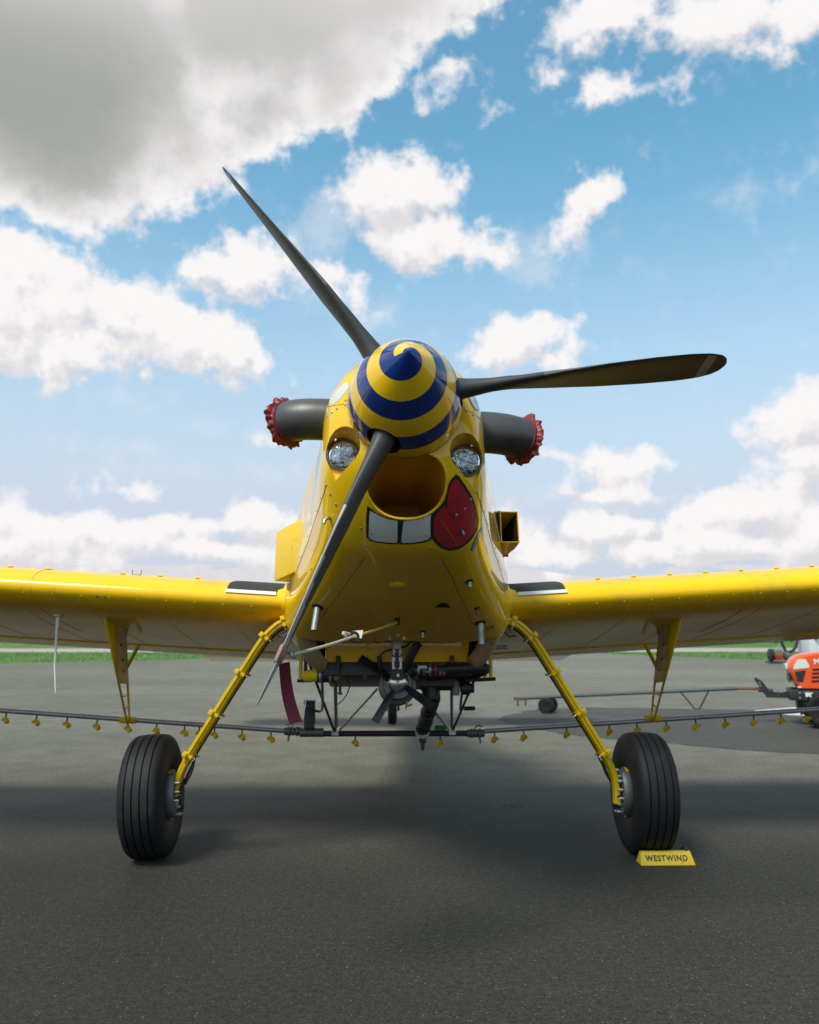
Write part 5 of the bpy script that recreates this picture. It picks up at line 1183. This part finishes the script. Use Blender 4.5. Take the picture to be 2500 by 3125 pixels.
def tractor_wheel(x, y, r_, w_, rim_r):
    c = T0(x, y, r_); wh = MB().lathe([(.03, -w_ * .1), (rim_r * .5, -w_ * .12), (rim_r * .9, -w_ * .40), (rim_r, -w_ * .48), (rim_r, w_ * .48), (rim_r * .9, w_ * .4), (.03, w_ * .3)], c, (0, 1, 0), 28).build('wheel', 'redrim', tr)
    MB().lathe([(rim_r * .96, -w_ * .46), (rim_r * 1.15, -w_ * .53), (r_ * .86, -w_ * .52), (r_ * .93, -w_ * .40), (r_ * .94, 0), (r_ * .93, w_ * .40), (r_ * .86, w_ * .52), (rim_r * 1.15, w_ * .53), (rim_r * .96, w_ * .46)], c, (0, 1, 0), 36).build('tyre', 'rubber', wh)
    lm = MB()
    for k in range(16):
        for sd in (-1, 1):
            a = 2 * math.pi * (k + (.5 if sd > 0 else 0)) / 16
            rot = Matrix.Rotation(-a, 3, 'Y') @ Matrix.Rotation(R(32 * sd), 3, 'Z')
            lm.box(c + Vector((math.cos(a), 0, math.sin(a))) * r_ * .945 + Vector((0, sd * w_ * .27, 0)), (r_ * .11, w_ * .56, r_ * .10), rot)
    o = lm.build('tread_lugs', 'rubber', wh, 20); o['kind'] = 'stuff'
    MB().lathe([(.06, 0), (.05, .03), (.02, .04)], c - Vector((0, w_ * .12, 0)), (0, -1, 0), 12).build('hub_cap', 'redrim', wh)
for y in (11.10, 12.0):
    tractor_wheel(5.47, y, .235, .20, .14); tractor_wheel(7.05, y + (-.05 if y < 11.5 else .05), .46, .30, .27)
MB().box(T0(6.75, 11.55, .55), (1.3, .5, .4)).build('gearbox', 'blacks', tr, 20, bevel=.02)
for y in (11.05, 12.05): MB().tube([T0(6.60, y, .62), T0(6.68, y, .90), T0(6.9, y, 1.02), T0(7.3, y, 1.0), T0(7.5, y, .85)], .15, 6, flat=.16, up=(0, 1, 0)).build('fender', 'orange', tr)
MB().box(T0(7.1, 11.55, .85), (.45, .48, .10)).box(T0(7.33, 11.55, 1.08), (.08, .46, .42)).build('seat', 'blackp', tr, 30, bevel=.03)
MB().tube([T0(6.3, 11.55, .95), T0(6.5, 11.55, 1.18)], .03, 8).lathe([(.17, -.012), (.19, 0), (.17, .012), (.16, 0), (.17, -.012)], T0(6.5, 11.55, 1.19), (-.5, 0, 1), 24).build('steering_wheel', 'blackp', tr)
for y in (11.2, 11.9): MB().tube([T0(7.45, y, .8), T0(7.5, y, 2.1)], .03, 8).build('roll_bar', 'blacks', tr)

# ------------------------------------------------------------------ transfer pump and white tank on the far edge of the apron
pm = empty('transfer_pump', (13.9, 31.2, 0)); tag(pm, 'small red engine-driven transfer pump with looping black hose beside the white tank', 'pump')
MB().box((0, 0, .06), (.9, .5, .05)).build('skid', 'blacks', pm)
MB().lathe([(.20, 0), (.24, .02), (.24, .10), (.18, .14)], (-.42, -.05, .32), (1, 0, 0), 20).build('recoil_starter', 'blackp', pm)
MB().box((-.12, -.05, .25), (.28, .30, .22)).build('engine', 'redeng', pm, 30, bevel=.04)
MB().box((-.12, -.05, .49), (.34, .28, .14)).build('fuel_tank', 'steel', pm, 30, bevel=.03)
MB().lathe([(.10, 0), (.17, .04), (.17, .16), (.10, .20)], (.12, -.05, .30), (1, 0, 0), 18).tube([(.22, -.05, .32), (.38, -.05, .16), (.46, -.05, .10)], .06, 10).build('pump_casing', 'alu', pm)
MB().tube(smooth_path([(.26, 0, .40), (.10, .05, .9), (.12, .1, 1.5), (.25, .1, 2.0)], 6), .055, 10).build('suction_hose', 'blackp', pm)
MB().tube(smooth_path([(.20, -.1, .42), (.45, -.1, .48), (.62, -.1, .75), (.70, -.05, 1.2), (.72, .0, 1.7)], 6), .055, 10).build('delivery_hose', 'blackp', pm)
MB().tube([(-.05, .1, .5), (.42, .15, 1.1)], .03, 8).build('handle', 'steel', pm)
tk = empty('water_tank', (15.35, 31.0, 0)); tag(tk, 'square white plastic tank behind the orange tractor', 'tank')
M['tank2'] = M['tank']
MB().hexa([(-.62, -.5, .35), (.62, -.5, .35), (.62, .5, .35), (-.62, .5, .35), (-.66, -.52, 1.75), (.66, -.52, 1.75), (.66, .52, 1.75), (-.66, .52, 1.75)]).build('tank_shell', 'tank', tk, 30, bevel=.06)
MB().box((0, 0, .24), (1.3, 1.05, .2)).build('tank_frame', 'steel', tk)
for x in (-.5, 0, .5):
    MB().box((x, -.50, .07), (.12, .12, .14)).build('frame_foot', 'steel', tk)
MB().lathe([(.07, 0), (.07, .08), (.045, .10), (.045, .16)], (-.42, -.50, .98), (0, -1, 0), 12).build('outlet_valve', 'blackp', tk)
MB().lathe([(.2, 0), (.2, .08), (.15, .10)], (0, 0, 1.75), (0, 0, 1), 20).build('lid', 'blackp', tk)

# ------------------------------------------------------------------ shrubs beyond the gravel road
M['leaf'] = mat('shrub_leaves', (0.055, 0.10, 0.022), 0.7, noise=(3.0, (0.10, 0.14, 0.03), 0.4, 0.6))
M['bark'] = mat('shrub_bark', (0.09, 0.065, 0.045), 0.9)
def shrub_meshes(seed):
    rn = random.Random(seed); mb = MB()
    cl = [(rn.gauss(0, .55), rn.gauss(0, .45), rn.uniform(.5, 1.5), rn.uniform(.3, .55)) for _ in range(14)]
    for _ in range(900):
        x, y, z, r_ = rn.choice(cl); dv = Vector((rn.gauss(0, 1), rn.gauss(0, 1), rn.gauss(0, 1))).normalized() * r_ * rn.random() ** .4
        p = Vector((x, y, z)) + dv; a = Vector((rn.gauss(0, 1), rn.gauss(0, 1), rn.gauss(0, 1))).normalized(); b = a.cross(Vector((rn.gauss(0, 1), rn.gauss(0, 1), rn.gauss(0, 1)))).normalized(); s2 = rn.uniform(.05, .10)
        mb.add([p - a * s2, p + b * s2 * .5, p + a * s2, p - b * s2 * .5], [(0, 1, 2, 3)])
    st_ = MB()
    for x, y, z, r_ in cl[:7]: st_.tube([(x * .1, y * .1, -.05), (x * .5, y * .5, z * .5), (x, y, z)], [.04, .025, .008], 6)
    return mb.mesh('crown', 'leaf', None), st_.mesh('stems', 'bark', 40)
SH = [shrub_meshes(k) for k in range(3)]
for k in range(16):
    x = 22.5 + k * 1.55 + random.uniform(-.5, .5); y = 78 + random.uniform(-3, 5)
    e = empty('shrub', (x, y, -.03), (0, 0, random.uniform(0, 6.28))); s2 = random.uniform(.7, 1.25); e.scale = (s2, s2, s2)
    tag(e, 'low green shrub in the row beyond the gravel road', 'shrub', 'row of shrubs beyond the gravel road')
    c_, s3 = SH[k % 3]; link('crown', c_, e); link('stems', s3, e)
